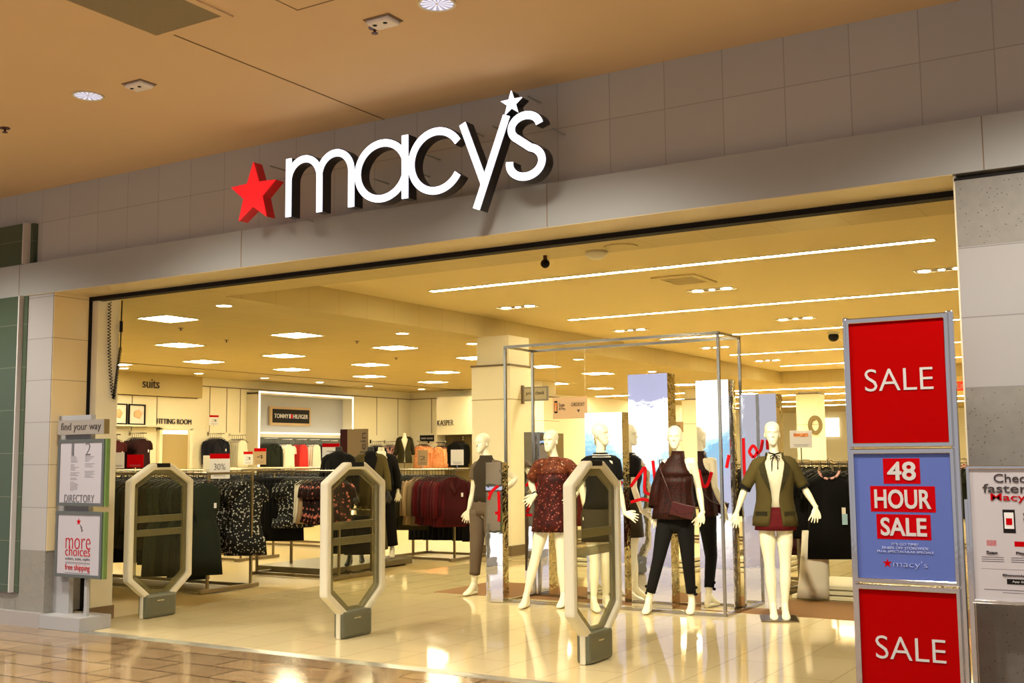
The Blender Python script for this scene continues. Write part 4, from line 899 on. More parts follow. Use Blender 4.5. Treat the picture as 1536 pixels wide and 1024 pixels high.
rows = [(z-.10, .212, .150, .015, .30), (z-.03, .208, .148, .012, .27), (z+.06, .188, .14, .008, .24), (z+.14, .172, .134, .004, .20), (z+.22, .170, .134, 0, .24), (z+.32, .178, .140, -.004, .34), (z+.40, .184, .132, -.002, .42), (z+.455, .178, .112, .004, .50), (z+.495, .160, .09, .01, .60), (z+.525, .125, .080, .014, .75), (z+.565, .085, .070, .018, .95), (z+.60, .078, .066, .022, 1.05)]
rs = []
for zz, hw, hd, yo, gap in rows: rs.append(T.ring(zz, hw, hd, yo, 44, .008, 6, a0=-PI/2+gap, a1=1.5*PI-gap, open_=True))
MB().rings(rs, close=False).build('blazer_body', 'olive', m5, smooth=True, solid=.010)
for sg in (-1, 1):
    lp = [T.ring(zz, hw+.010, hd+.010, yo, 1, a0=-PI/2+sg*gap, a1=0)[0] for zz, hw, hd, yo, gap in rows[4:]]
    mb = MB(); V = []
    for i, p in enumerate(lp):
        wd = (.0, .035, .058, .066, .062, .05, .045, .04)[i]
        zz, hw, hd, yo, gap = rows[4+i]; g2 = gap+wd/ .16
        V.append([p+Vector((0, -.010, 0)), T.ring(zz, hw+.006, hd+.010, yo, 1, a0=-PI/2+sg*g2, a1=0)[0]+Vector((0, -.008, 0))])
    mb.rings(V, close=False); mb.build('lapel', 'olive_d', m5, smooth=False, solid=.006)
    pk = T.ring(z+.02, .196, .150, .01, 1, a0=-PI/2+sg*.75, a1=0)[0]
    bx(-.06, .06, -.004, .004, -.02, .02).build('pocket_flap', 'olive_d', m5, loc=pk, rz=sg*.55)
for s_ in 'LR':
    sleeve('sleeve', J5['sh'+s_], J5['el'+s_], J5['wr'+s_], -.15, 1.02, .068, .054, 'olive', m5, wob=.03)
    sleeve('cuff', J5['sh'+s_], J5['el'+s_], J5['wr'+s_], .95, 1.14, .058, .055, 'black_cloth', m5)
for i, (x, y2, x2) in enumerate(((-7.9, 11.5, -8.2), (-6.4, 10.6, -6.5), (-5.3, 10.5, -5.3), (-4.1, 10.5, -4.2), (-2.2, 12.0, -3.62), (-9.0, 11.0, -10.6))):  # added spotlights, hidden behind the header, to brighten mannequins and displays
    o = thing('track_spotlight', 'white track spotlight behind the entrance header, %s from the left' % ORD[(1, 2, 3, 4, 5, 0)[i]], 'spotlight', (x, 7.75, 3.5), group='entrance track spotlights')
    MB().path([(0, 0, 0), (0, 0, -.06)], .012, 8).build('stem', 'whitep', o); MB().path([(0, -.04, -.04), (0, .04, -.10)], .04, 12).build('lamp_head', 'whitep', o)
    l = bpy.data.lights.new('track_lamp', 'SPOT'); l.energy = 200 if i != 4 else 480; l.color = (1., .91, .66); l.spot_size = R(75); l.spot_blend = .8; l.shadow_soft_size = .08
    lo = bpy.data.objects.new('track_lamp', l); COL.objects.link(lo); lo.location = (x, 7.82, 3.37)
    lo.rotation_euler = (Vector((x2, y2, 1.1))-Vector((x, 7.82, 3.37))).to_track_quat('-Z', 'Y').to_euler()
# display bodies further in -------------------------------------------------
def stdJ(sway=0):
    return dict(top=(0, 0, 1.82), nk=(0, .01, 1.54), shL=(-.16, 0, 1.47), shR=(.16, 0, 1.47), elL=(-.23, .05, 1.20), elR=(.23, .05, 1.20), wrL=(-.25, -.02, .95), wrR=(.25, -.02, .95), fiL=(-.24, -.05, .79), fiR=(.24, -.05, .79), pel=(sway, 0, .95), hipL=(-.09+sway, 0, .90), hipR=(.09+sway, 0, .90), knL=(-.10, -.03, .49), knR=(.13, -.03, .49), anL=(-.12, 0, .12), anR=(.17, 0, .12))
def suit_mannequin(label, loc, rot, cl, inner, wide=True, skirt=False):
    global T; J = stdJ(); o, T = mannequin(label, loc, rot, J, headless=True, skin='hanger' if inner == 'black_cloth' else 'skin', group='headless mannequins on the platform'); z = T.p.z
    cloth('shirt', T, [(z+.05, .150, .108, 0, 0), (z+.2, .125, .094, 0, 0), (z+.38, .150, .116, -.016, 0), (z+.47, .155, .09, 0, 0), (z+.54, .105, .064, .008, 0), (z+.60, .057, .057, .008, 0)], inner, o)
    rows = [(z-.16, .215, .155, .01, .12), (z, .200, .146, .01, .05), (z+.14, .168, .130, .004, .03), (z+.24, .172, .134, 0, .14), (z+.38, .186, .136, -.002, .34), (z+.47, .184, .108, .004, .5), (z+.53, .145, .080, .014, .7), (z+.58, .085, .070, .018, .95)]
    MB().rings([T.ring(a, b, c, d, 40, .01, 6, a0=-PI/2+g, a1=1.5*PI-g, open_=True) for a, b, c, d, g in rows], close=False).build('jacket', cl, o, smooth=True, solid=.01)
    for s_ in 'LR': sleeve('sleeve', J['sh'+s_], J['el'+s_], J['wr'+s_], -.15, 1.85, .066, .050, cl, o, wob=.02)
    if skirt: cloth('skirt', T, [(z-.42, .16, .12, 0, 0), (z-.2, .178, .13, 0, 0), (z-.02, .172, .12, 0, 0)], cl, o)
    else:
        for s_ in 'LR': trouser('trouser_leg', J['hip'+s_], J['kn'+s_], J['an'+s_], 1.86, (.110, .088, .085), cl, o, .01)
    return o
pt = thing('display_platform', 'low brown metal platform under the three headless mannequins', 'platform', (-10.65, 12.35, 0))
bx(-.62, .66, -.80, 1.10, 0.02, .10).build('top', 'plat', pt, bevel=.01); bx(-.55, .6, -.70, 1.0, 0, .02).build('plinth', 'black', pt)
suit_mannequin('headless mannequin in olive tweed trouser suit on the low platform', (-10.10, 12.60, .10), 42, 'olive', 'black_cloth')
suit_mannequin('headless mannequin in black jacket behind the olive suit', (-10.42, 13.25, .10), 35, 'black_cloth', 'whitec')
suit_mannequin('headless mannequin in black skirt suit seen through the middle pedestal', (-10.18, 12.0, .10), 25, 'black_cloth', 'black_cloth', skirt=True)
# bust on the back wall
def bust(label, loc, rot):
    global T
    o = thing('bust_form', label, 'bust form', loc, R(rot)); J = stdJ(); T = Torso(J); mb = MB()
    mb.rings([T.ring(a, b, c, d, 20) for a, b, c, d in ((.80, .12, .09, 0), (.95, .165, .11, .01), (1.12, .107, .075, 0), (1.32, .142, .105, -.018), (1.44, .15, .07, 0), (1.50, .1, .055, 0), (1.56, .05, .05, 0), (1.64, .045, .045, 0))])
    mb.build('form', 'skin', o, smooth=True); mb = MB().path([(0, 0, .80), (0, 0, .3)], .015, 8).path([(0, 0, .3), (0, 0, .28)], .15, 16); mb.build('stand', 'chrome', o)
    rows = [(.78, .215, .155, .01, .12), (.95, .200, .146, .01, .05), (1.10, .168, .130, .004, .03), (1.2, .172, .134, 0, .14), (1.34, .186, .136, -.002, .34), (1.43, .184, .108, .004, .5), (1.49, .145, .080, .014, .7), (1.54, .085, .070, .018, .95)]
    MB().rings([T.ring(a, b, c, d, 36, .01, 6, a0=-PI/2+g, a1=1.5*PI-g, open_=True) for a, b, c, d, g in rows], close=False).build('jacket', 'olive_d', o, smooth=True, solid=.01)
    for s_ in 'LR': sleeve('sleeve', J['sh'+s_], J['el'+s_], J['wr'+s_], -.15, 1.7, .066, .052, 'olive_d', o)
    return o
bust('bust form in grey double-breasted jacket by the back corner', (-19.6, 26.0, .62), 40)
pl2 = thing('display_table', 'white display cube carrying the bust form', 'table', (-19.6, 26.0, 0)); MB().box(-.3, .3, -.3, .3, .0, .90).build('box', 'cream', pl2)

# ------------------------------------------------------------------ hanging garments
GM = {}
def sring(cx, cyy, z, hw, hd, n=16, ex=.75, wob=0, k=5, ph=0):
    out = []
    for i in range(n):
        a = 2*PI*i/n; c, s = math.cos(a), math.sin(a); r = 1+wob*math.sin(k*a+ph)
        out.append(Vector((cx+hw*math.copysign(abs(c)**ex, c)*r, cyy+hd*math.copysign(abs(s)**.9, s)*(1+3*wob*math.sin(k*a+ph)), z)))
    return out
def gmesh(kind, m, L):
    """meshes for one hanging piece: cloth and hanger, hook at the origin"""
    key = (kind, m, L)
    if key in GM: return GM[key]
    mb = MB(); n = 18
    if kind in ('jacket', 'blouse', 'dress', 'sleeveless', 'sheath'):
        top = -.125
        rows = [(top, .045, .030), (top-.025, .085, .034), (top-.055, .165, .040), (top-.085, .198, .044), (top-.16, .205, .05), (top-.30, .192, .052)]
        if kind == 'dress': rows += [(top-.42, .165, .05), (top-.60, .20, .06), (top-.8*L, .235, .075), (top-L, .25, .085)]
        elif kind == 'sheath': rows = [(top, .055, .03), (top-.03, .10, .036), (top-.06, .150, .036), (top-.14, .162, .04), (top-.28, .158, .042), (top-.42, .112, .036), (top-.45, .112, .036), (top-.56, .165, .06), (top-.8*L, .185, .052), (top-L, .20, .055)]
        elif kind == 'sleeveless': rows = [(top, .055, .03), (top-.03, .10, .034), (top-.06, .14, .04), (top-.16, .155, .045), (top-.4, .165, .05), (top-L, .19, .06)]
        else: rows += [(top-.45, .195, .054), (top-L, .225, .06)]
        mb.rings([sring(0, 0, z, hw, hd, n, wob=.015 if z > -.5 else .03, ph=z*3) for z, hw, hd in rows])
        if kind == 'jacket':
            for s_ in (-1, 1):
                mb.path([(s_*.175, 0, top-.075), (s_*.215, 0, top-.16), (s_*.235, -.006, top-.36), (s_*.238, -.02, top-.60)], [(.045, .05), (.05, .058), (.043, .05), (.035, .042)], 10, ref=(0, 1, 0))
            mb.prism([(-.05, top-.01), (-.09, top-.14), (0, top-.30), (.09, top-.14), (.05, top-.01), (0, top-.20)], 'Y', -.062, -.050)
        if kind in ('blouse', 'dress'):
            for s_ in (-1, 1): mb.path([(s_*.16, 0, top-.065), (s_*.205, 0, top-.12), (s_*.225, 0, top-.24)], [(.045, .05), (.048, .055), (.043, .05)], 10, ref=(0, 1, 0))
            mb.path([(-.05, -.03, top-.005), (0, -.045, top-.035), (.05, -.03, top-.005)], .008, 6)
    elif kind == 'skirt':
        mb.rings([sring(0, 0, z, hw, hd, n, wob=.02, ph=z*4) for z, hw, hd in ((-.10, .17, .02), (-.14, .175, .03), (-.3, .195, .05), (-.10-L, .215, .06))])
    else:
        mb.rings([sring(0, 0, z, hw, hd, n, wob=.015, ph=z*4) for z, hw, hd in ((-.10, .11, .02), (-.14, .115, .028), (-.5, .12, .035), (-.10-L, .12, .035))])
    me = mb.build('cloth', m, None, smooth=True); a = me.data; bpy.data.objects.remove(me)
    h = MB()
    h.path([(0, 0, -.09), (0, 0, -.015), (0, .006, .006), (0, .018, .014), (0, .028, .004)], .004, 5)
    h.path([(-.19, 0, -.185), (-.1, 0, -.125), (0, 0, -.09), (.1, 0, -.125), (.19, 0, -.185)], .007, 6)
    he = h.build('hanger', 'hanger', None, smooth=True); b = he.data; bpy.data.objects.remove(he)
    GM[key] = (a, b); return GM[key]
KN = dict(sheath='hanging_dress', jacket='hanging_jacket', blouse='hanging_blouse', dress='hanging_dress', sleeveless='hanging_sleeveless_top', skirt='hanging_skirt', pants='hanging_trousers')
KC = dict(sheath='dress', jacket='jacket', blouse='blouse', dress='dress', sleeveless='top', skirt='skirt', pants='trousers')
def garment(kind, m, L, loc, rz, label, group, tagcard=False, sc_=1.):
    a, b = gmesh(kind, m, L)
    o = bpy.data.objects.new(KN[kind], None); COL.objects.link(o); o.location = loc; o.rotation_euler = (0, 0, rz); o.scale = (sc_,)*3
    tag(o, label, KC[kind], group)
    p = bpy.data.objects.new('cloth', a); COL.objects.link(p); p.parent = o
    q = bpy.data.objects.new('hanger', b); COL.objects.link(q); q.parent = o
    if tagcard: bx(.09, .12, -.062, -.058, -.42, -.36).build('price_tag', 'white', o)
    return o
import re
def count_label(what, o, end):
    m_ = re.search(r' (on|seen|beside|below|at|next|under|behind|in|far|with|hung|right of|left of|nearest|beyond) ', what)
    a, b = (what[:m_.start()], what[m_.start():]) if m_ else (what, '')
    l = '%s %s from the %s%s' % (o, a, end, b)
    return l
def run(kind, m, L, p0, p1, n, rz, what, where, group, end='right', jit=.12, tags=()):
    """a run of n pieces along a rail from p0 to p1; labelled by counting from the p1 end"""
    for i in range(n):
        t = i/(n-1) if n > 1 else 0
        p = Vector(p0).lerp(Vector(p1), t); c = n-1-i
        lab = count_label(what, ORD[c], end)
        garment(kind, m, L, (p.x, p.y+random.uniform(-.012, .012), p.z), rz+random.uniform(-jit, jit), lab, group, tagcard=c in tags, sc_=random.uniform(.97, 1.03))
random.seed(11)
def rack(name, label, x0, x1, y0, y1, z, feet=True, cross=True):
    o = thing('clothes_rack', label, 'clothes rack', ((x0+x1)/2, (y0+y1)/2, 0), group='metal clothes racks'); hx, hy = (x1-x0)/2, (y1-y0)/2
    for sx in (-1, 1):
        for s_ in (-1, 1): bx(sx*hx-.014, sx*hx+.014, s_*hy-.014, s_*hy+.014, .05, z).build('post', 'dchrome', o)
        bx(sx*hx-.025, sx*hx+.025, -hy-.12, hy+.12, .01, .055).build('foot', 'dchrome', o, bevel=.004)
        bx(sx*hx-.015, sx*hx+.015, -hy, hy, z-.03, z).build('end_bar', 'dchrome', o)
    for s_ in (-1, 1):
        MB().path([(-hx, s_*hy, z-.015), (hx, s_*hy, z-.015)], .015, 8).build('rail', 'dchrome', o)
    for s_ in (-1, 1): bx(-hx, hx, s_*hy-.02, s_*hy+.02, .012, .05).build('base_bar', 'dchrome', o)
    return o
def card(x, y, z, w_, h, label, red_top=True, m='white', txt=None, face=.6, stem=.0):
    o = thing('price_card', label, 'price card', (x, y, z), face, group='price cards')
    b = bx(-w_/2, w_/2, -.006, .006, 0, h).build('card', m, o)
    if red_top: bx(-w_/2, w_/2, -.0075, -.006, h*.8, h).build('red_header', 'red2', b)
    if txt: text('lettering', txt, 'dletter', -w_*.28, w_*.28, h*.35, h*.6, -.006, b, weight=-.01)
    mb = MB(); mb.box(-w_*.35, w_*.35, -.0075, -.006, h*.18, h*.2).box(-w_*.3, w_*.3, -.0075, -.006, h*.1, h*.12); mb.build('small_print', 'gletter', b)
    bx(-.006, .006, .0, .01, -stem-.02, .002).build('clip', 'chrome', o)
    return o
RZ = PI/2-.80
# Rack A, nearest left
ZA = 1.40
rack('a', 'long chrome double rack of dark dresses behind the left pedestal', -13.2, -9.98, 9.45, 10.15, ZA)
run('sheath', 'dgreen', 1.08, (-10.80, 9.45, ZA), (-9.93, 9.38, ZA), 8, RZ, 'long dark green dress on the near rack front rail', ' beside the aisle', 'dark green dresses on the near rack', tags=(0,), jit=.05)
run('jacket', 'olive_d', .78, (-11.6, 9.45, ZA), (-10.9, 9.45, ZA), 8, RZ, 'dark olive jacket seen through the left pedestal', ' of its run', 'olive jackets on the near rack')
run('blouse', 'whitec', .80, (-11.9, 9.45, ZA), (-11.78, 9.45, ZA), 2, RZ, 'white top on the near left rack, beside the olive jackets', ' of the pair', 'white tops on the near rack')
run('dress', 'olive', 1.0, (-12.75, 9.45, ZA), (-12.1, 9.45, ZA), 7, RZ, 'long olive garment beside the left jamb on the near rack', ' of its run', 'olive dresses on the near rack')
run('dress', 'cream', .8, (-13.1, 9.45, ZA), (-12.9, 9.45, ZA), 2, RZ, 'cream garment at the far left of the near rack', ' of the pair', 'cream pieces on the near rack')
run('dress', 'floral_bw', .86, (-11.0, 10.15, ZA), (-10.06, 10.15, ZA), 11, RZ, 'black and white floral dress on the near rack rear rail', ' by the aisle', 'black and white floral dresses', jit=.06)
run('dress', 'black_cloth', 1.05, (-13.0, 10.15, ZA), (-11.15, 10.15, ZA), 16, RZ, 'long black dress on the near rack rear rail', ' of the black run', 'black dresses on the rear rail')
# Rack B
ZB = 1.40
rack('b', 'chrome rack of black skirts, beige tops and dark florals behind the near rack', -10.98, -9.55, 11.28, 11.95, ZB)
run('skirt', 'black_cloth', .82, (-10.92, 11.28, ZB), (-10.44, 11.28, ZB), 8, RZ, 'black skirt on the second rack', ' of the skirts', 'black skirts on the second rack')
run('dress', 'floral_bw', .62, (-10.38, 11.28, ZB), (-10.22, 11.28, ZB), 3, RZ, 'short black and white print dress beside the black skirts', ' of its run', 'short print dresses')
run('sleeveless', 'cream', .55, (-10.16, 11.28, ZB), (-10.08, 11.28, ZB), 2, RZ, 'cream sleeveless top on the second rack', ' of the pair', 'cream tops on the second rack')
run('sleeveless', 'tan', .55, (-10.03, 11.28, ZB), (-9.98, 11.28, ZB), 2, RZ, 'tan sleeveless top next to the cream tops', ' of the pair', 'tan tops on the second rack')
run('blouse', 'floral_r', .56, (-9.92, 11.28, ZB), (-9.60, 11.28, ZB), 6, RZ, 'dark blouse with pink floral print on the second rack', ' of the rack', 'dark floral blouses on the second rack')
run('skirt', 'black_cloth', .5, (-10.1, 11.95, .88), (-9.65, 11.95, .88), 6, RZ, 'black skirt on the low rear rail of the second rack', ' of the low rail', 'black skirts on the low rail')
MBr = thing('low_rail', 'low rear rail carrying the short black skirts on the second rack', 'rail', (-9.9, 11.95, .865)); MB().path([(-.35, 0, 0), (.35, 0, 0)], .013, 8).build('bar', 'chrome', MBr); bx(-.36, -.33, -.015, .015, -.86, .01).build('upright', 'dchrome', MBr); bx(.33, .36, -.015, .015, -.86, .01).build('upright', 'dchrome', MBr)
# racks behind A and B
rack('c', 'dark clothes rack in the second row below the fitting room sign', -15.5, -12.6, 12.6, 13.3, ZA)
run('blouse', 'black_cloth', .7, (-15.4, 12.6, ZA), (-12.7, 12.6, ZA), 18, RZ, 'black top on the rack below the fitting room sign', ' of the rack', 'black tops below the fitting room')
rack('d', 'clothes rack of dark jackets below the dark brand wall', -15.6, -12.8, 15.2, 15.9, ZA)
run('jacket', 'navy', .68, (-15.5, 15.2, ZA), (-12.9, 15.2, ZA), 15, RZ, 'navy jacket on the rack below the brand wall', ' of the rack', 'navy jackets below the brand wall')
# Rack D burgundy
ZD = 1.38
rack('e', 'square chrome rack of olive, tan and burgundy jackets below the back wall letters', -10.85, -9.66, 14.05, 15.0, ZD)
RD = PI/2-.85
run('jacket', 'dgreen', .78, (-10.95, 14.1, ZD), (-10.72, 14.05, ZD), 5, RD, 'blackish green jacket at the left of the square rack', ' of the dark green run', 'dark green jackets on the square rack')
run('jacket', 'olive_d', .78, (-10.66, 14.05, ZD), (-10.42, 14.05, ZD), 5, RD, 'dark olive jacket on the square rack', ' of the olive run', 'olive jackets on the square rack')
run('jacket', 'tan', .74, (-10.36, 14.05, ZD), (-10.20, 14.05, ZD), 4, RD, 'tan jacket on the square rack', ' of the tan run', 'tan jackets on the square rack')
run('jacket', 'burg', .72, (-10.12, 14.05, ZD), (-9.62, 14.0, ZD), 9, RD, 'burgundy jacket on the square rack', ' by the aisle', 'burgundy jackets on the square rack', tags=(0,))
lr = thing('low_rail', 'low rail of black trousers under the burgundy jackets', 'rail', (-10.25, 14.6, .78)); MB().path([(-.58, 0, 0), (.58, 0, 0)], .013, 8).build('bar', 'chrome', lr)
bx(-.60, -.57, -.015, .015, -.775, .01).build('upright', 'dchrome', lr); bx(.57, .60, -.015, .015, -.775, .01).build('upright', 'dchrome', lr)
run('pants', 'black_cloth', .42, (-10.78, 14.6, .79), (-9.74, 14.6, .79), 12, RD, 'folded black trousers with white size label under the burgundy jackets', ' of the low rail', 'black trousers on the low rail', tags=range(12))
# burgundy behind mannequin 1 and dark coats further back
rack('f', 'clothes rack of burgundy coats between the pillar and the square rack', -10.4, -9.5, 17.6, 18.2, ZD)
run('dress', 'burg', .9, (-10.3, 17.6, ZD), (-9.6, 17.6, ZD), 8, RD, 'burgundy coat behind the near pillar', ' of its rack', 'burgundy coats behind the pillar')
# wall displays on the left wall, face-out
def waterfall(y, z, m, n, kind, L, what, group, x=-20.28, dx=.07, tags=(), ln=None):
    b = thing('wall_bracket', 'chrome wall bracket holding the '+group, 'bracket', (x, y, z)); MB().path([(0, 0, 0), (.12+dx*n, 0, 0)], .012, 8).build('arm', 'chrome', b); bx(-.01, .0, -.03, .03, -.05, .05).build('plate', 'chrome', b)
    for i in range(n):
        c = n-1-i
        garment(kind, m, L, (x+.08+dx*i, y, z), PI/2+random.uniform(-.05, .05), count_label(what, ORD[c], 'front'), group, tagcard=c in tags)
waterfall(16.15, 2.10, 'redc' if False else 'burg', 6, 'blouse', .75, 'burgundy top on the wall beside the jamb', 'burgundy tops beside the jamb', tags=(0,))
waterfall(16.85, 2.14, 'burg_d', 6, 'blouse', .78, 'dark burgundy top hung face-out left of the fitting room', 'dark burgundy tops left of the fitting room', tags=(0,))
waterfall(19.15, 2.16, 'navy', 6, 'jacket', .75, 'navy jacket hung face-out right of the fitting room', 'navy jackets right of the fitting room', tags=(0,))
waterfall(19.85, 2.13, 'cream', 6, 'sleeveless', .75, 'cream sleeveless top on the wall beside the alcove', 'cream tops beside the alcove', tags=(0,))
waterfall(20.95, 2.06, 'dgreen', 6, 'jacket', .72, 'dark jacket at the left of the brand alcove', 'dark jackets in the alcove')
waterfall(21.55, 2.04, 'whitec', 5, 'blouse', .72, 'white blouse in the brand alcove', 'white blouses in the alcove', tags=(0,))
waterfall(22.1, 2.04, 'redc', 5, 'sleeveless', .72, 'bright red sleeveless top in the brand alcove', 'red tops in the alcove')
waterfall(22.6, 2.04, 'whitec', 5, 'sleeveless', .70, 'white sleeveless top right of the red tops', 'white sleeveless tops in the alcove')
waterfall(23.05, 2.02, 'navy', 4, 'blouse', .6, 'dark top among the white tops in the alcove', 'dark tops in the alcove')
waterfall(23.4, 2.02, 'whitec', 4, 'blouse', .6, 'white blouse at the right of the brand alcove', 'white blouses at the alcove end')
waterfall(24.6, 2.02, 'floral_w', 5, 'blouse', .66, 'dark floral blouse right of the alcove', 'floral blouses right of the alcove')
waterfall(25.3, 2.02, 'black_cloth', 5, 'jacket', .66, 'black jacket on the wall near the back corner', 'black jackets near the corner')
waterfall(25.95, 2.02, 'floral_w', 4, 'blouse', .66, 'dark floral blouse nearest the back corner', 'floral blouses at the corner')
def backfall(x, z, m, n, kind, L, what, group, y=27.15):
    b = thing('wall_bracket', 'chrome wall bracket holding the '+group, 'bracket', (x, y, z)); MB().path([(0, 0, 0), (0, -.12-.07*n, 0)], .012, 8).build('arm', 'chrome', b); bx(-.03, .03, -.0, .01, -.05, .05).build('plate', 'chrome', b)
    for i in range(n): garment(kind, m, L, (x, y-.08-.07*i, z), random.uniform(-.05, .05), count_label(what, ORD[n-1-i], 'front'), group)
backfall(-19.25, 2.02, 'orange', 6, 'blouse', .66, 'coral tweed jacket at the left on the back wall', 'coral jackets on the left bracket', y=26.68)
backfall(-18.8, 1.98, 'orange', 5, 'jacket', .66, 'coral tweed jacket at the right on the back wall', 'coral jackets on the right bracket', y=26.9)
backfall(-18.3, 2.10, 'black_cloth', 6, 'jacket', .7, 'black jacket in the recess under the back wall letters', 'black jackets in the recess', y=27.08)
# wall lettering, framed signs, pictures
sg = one('wall_lettering', MB().box(-20.149, -20.148, 16.9, 16.901, 3.2, 3.201), 'dletter', 'dark word suits on the header above the burgundy tops', 'lettering'); text('lettering', 'suits', 'dletter', 17.05, 17.52, 3.16, 3.36, 0, sg, X=-20.15, ex=.01)
sg = one('wall_lettering', MB().box(-20.299, -20.298, 17.9, 17.901, 2.4, 2.401), 'dletter', 'dark words FITTING ROOM above the fitting room doorway', 'lettering'); text('lettering', 'FITTING ROOM', 'dletter', 17.6, 18.62, 2.37, 2.49, 0, sg, X=-20.295, ex=.01)
sg = one('wall_lettering', MB().box(-19, -18.999, 26.59, 26.591, 2.5, 2.501), 'dletter', 'dark word KASPER on the back wall box', 'lettering'); text('lettering', 'KASPER', 'dletter', -18.86, -18.30, 2.46, 2.62, 26.595, sg, ex=.01, weight=-.02)
bs = thing('brand_sign', 'black framed brand sign with white letters in the lit alcove', 'sign', (-20.2, 0, 0))
bx(0, .05, 21.1, 22.62, 2.40, 2.88).build('frame', 'tan', bs); b_ = bx(.05, .056, 21.18, 22.56, 2.47, 2.82).build('board', 'black', bs)
text('lettering', 'TOMMY', 'lett', 21.24, 21.76, 2.59, 2.70, 0, b_, X=.056, ex=.004, weight=.005); text('lettering', 'HILFIGER', 'lett', 21.93, 22.50, 2.59, 2.70, 0, b_, X=.056, ex=.004, weight=.005)
fl_ = bx(.056, .062, 21.79, 21.90, 2.59, 2.70).build('flag', 'lett', b_); MB().box(.062, .065, 21.845, 21.90, 2.59, 2.70).build('flag_colours', 'red2', fl_)
ks = thing('brand_sign', 'small black brand plaque beside the back wall recess', 'sign', (-19.3, 26.69, 0)); bx(-.25, .25, -.02, 0, 2.02, 2.20).build('board', 'black', ks); text('lettering', 'TOMMY HILFIGER', 'lett', -.22, .22, 2.08, 2.13, -.02, ks)
pic = mat('botanical_print', (.72, .66, .55), .6); nt_ = pic.node_tree
for i, (y0, y1, nm) in enumerate(((16.2, 16.72, 'left'), (16.76, 17.22, 'right'))):
    p = thing('framed_picture', 'black framed pale picture on the wall shelf, %s of the two' % nm, 'picture', (-20.25, (y0+y1)/2, 2.33), group='framed pictures on the shelf')
    h = (y1-y0)/2
    MB().bandprism([(-h, 0), (h, 0), (h, .46), (-h, .46)], [(-h+.03, .03), (h-.03, .03), (h-.03, .43), (-h+.03, .43)], 'X', 0, .03).build('frame', 'black', p); g = bx(0, .01, -h+.03, h-.03, .03, .43).build('print', pic, p)
    MB().path([(.012, 0, .16), (.014, .03, .26), (.012, .01, .33)], [(.09, .02), (.12, .03), (.05, .02)], 12, ref=(1, 0, 0)).build('painted_shell', mat('shell_ink', (.72, .42, .22), .7), g)
one('wall_shelf', bx(-20.3, -20.02, 7.6, 17.6, 2.29, 2.325), 'cream', 'long pale wall shelf under the framed pictures', 'shelf')
# brand banner above second rack
bn = thing('brand_banner', 'brown and tan brand placard ending in lein above the dark mannequin', 'sign', (-11.33, 13.6, 1.50), .15)
bx(-.15, -.02, -.01, .01, 0, .50).build('brown_panel', 'burg_d', bn); q = bx(-.02, .34, -.01, .01, 0, .50).build('tan_panel', 'tan', bn); text('lettering', 'klein', 'dletter', .21, .31, .02, .44, -.01, q, rot=1, weight=.0); bx(-.01, .01, .01, .02, -1.495, .3).build('pole', 'chrome', bn)
# price cards on the racks
card(-9.99, 9.5, ZA, .001+.0, .0, '') if False else None
card(-10.17, 9.8, ZA-.08, .24, .30, 'white SPECIAL price card with red top, in front of the navy jackets', txt='30%', stem=.06)
card(-10.38, 9.85, ZA-.02, .18, .22, 'plain cream price card left of the SPECIAL 30% card', False, 'cream', stem=.04)
card(-11.44, 9.6, ZA+.06, .20, .16, 'red price card in front of the dark burgundy tops', False, 'red2', stem=.03)
card(-11.80, 9.6, ZA+.05, .20, .20, 'white price card beside the left jamb', False, 'white', stem=.03)
card(-10.40, 12.1, ZB+.10, .24, .26, 'white price card with red top in front of the brand placard', txt='3', stem=.1)
card(-15.1, 15.25, ZA+.05, .17, .24, 'small white card with red top in front of the alcove dark jackets', txt='3', stem=.05)
card(-14.8, 15.25, ZA+.05, .22, .30, 'tan card with red top in front of the alcove', m='tan', txt='4', stem=.05)
card(-10.5, 14.4, ZD+.05, .16, .24, 'tan price card in front of the coral jackets', False, 'tan', txt='2', stem=.08)
card(-9.98, 14.6, ZD+.05, .20, .24, 'blank white card in front of the black jackets in the recess', False, stem=.08)
card(-20.1, 19.15, 2.36, .24, .24, 'small wall card with red top above the navy jackets', txt='3', face=PI/2-.3)
# ------------------------------------------------------------------ right-hand rack with white trousers
rack('g', 'chrome rack of black tops with pink beaded collars right of the olive blazer mannequin', -4.1, -2.4, 12.35, 13.0, 1.46)
run('blouse', 'black_cloth', .68, (-4.0, 12.35, 1.46), (-3.2, 12.25, 1.46), 9, .45, 'black top on the rack right of the olive blazer mannequin', ' nearest the sale stand', 'black tops on the right rack')
bt = garment('blouse', 'black_cloth', .80, (-3.46, 12.08, 1.48), .42, 'black top with pink beaded collar facing the entrance above white trousers', 'beaded tops', sc_=1.12)
nb = MB()
for k in range(15):
    a = PI*(1+(k+.5)/15); nb.ball((.095*math.cos(a), -.062, -.085+.085*math.sin(a)), .013, .010, .013, 6, 4)
nb.build('beaded_collar', 'floral_w', bt)
for q in (.10, .19): bx(q, q+.05, -.085, -.080, -.60, -.50).build('price_tag', mat('blue_tag', (.35, .55, .62), .5), bt)
for q in (.10, .20): bx(q, q+.035, -.088, -.084, -.50, -.44).build('price_tag', 'whitec', bt)
wp = thing('white_trousers', 'pair of wide white trousers hanging below the beaded black top', 'trousers', (-3.62, 12.05, 0), .42)
MB().rings([sring(-.01*i, 0, z, hw, .06, 24, wob=.02, k=6, ph=z*5) for i, (z, hw) in enumerate(((.74, .13), (.5, .14), (.3, .15), (.15, .16), (.03, .17)))]).build('trouser_leg', 'whitec', wp, smooth=True)
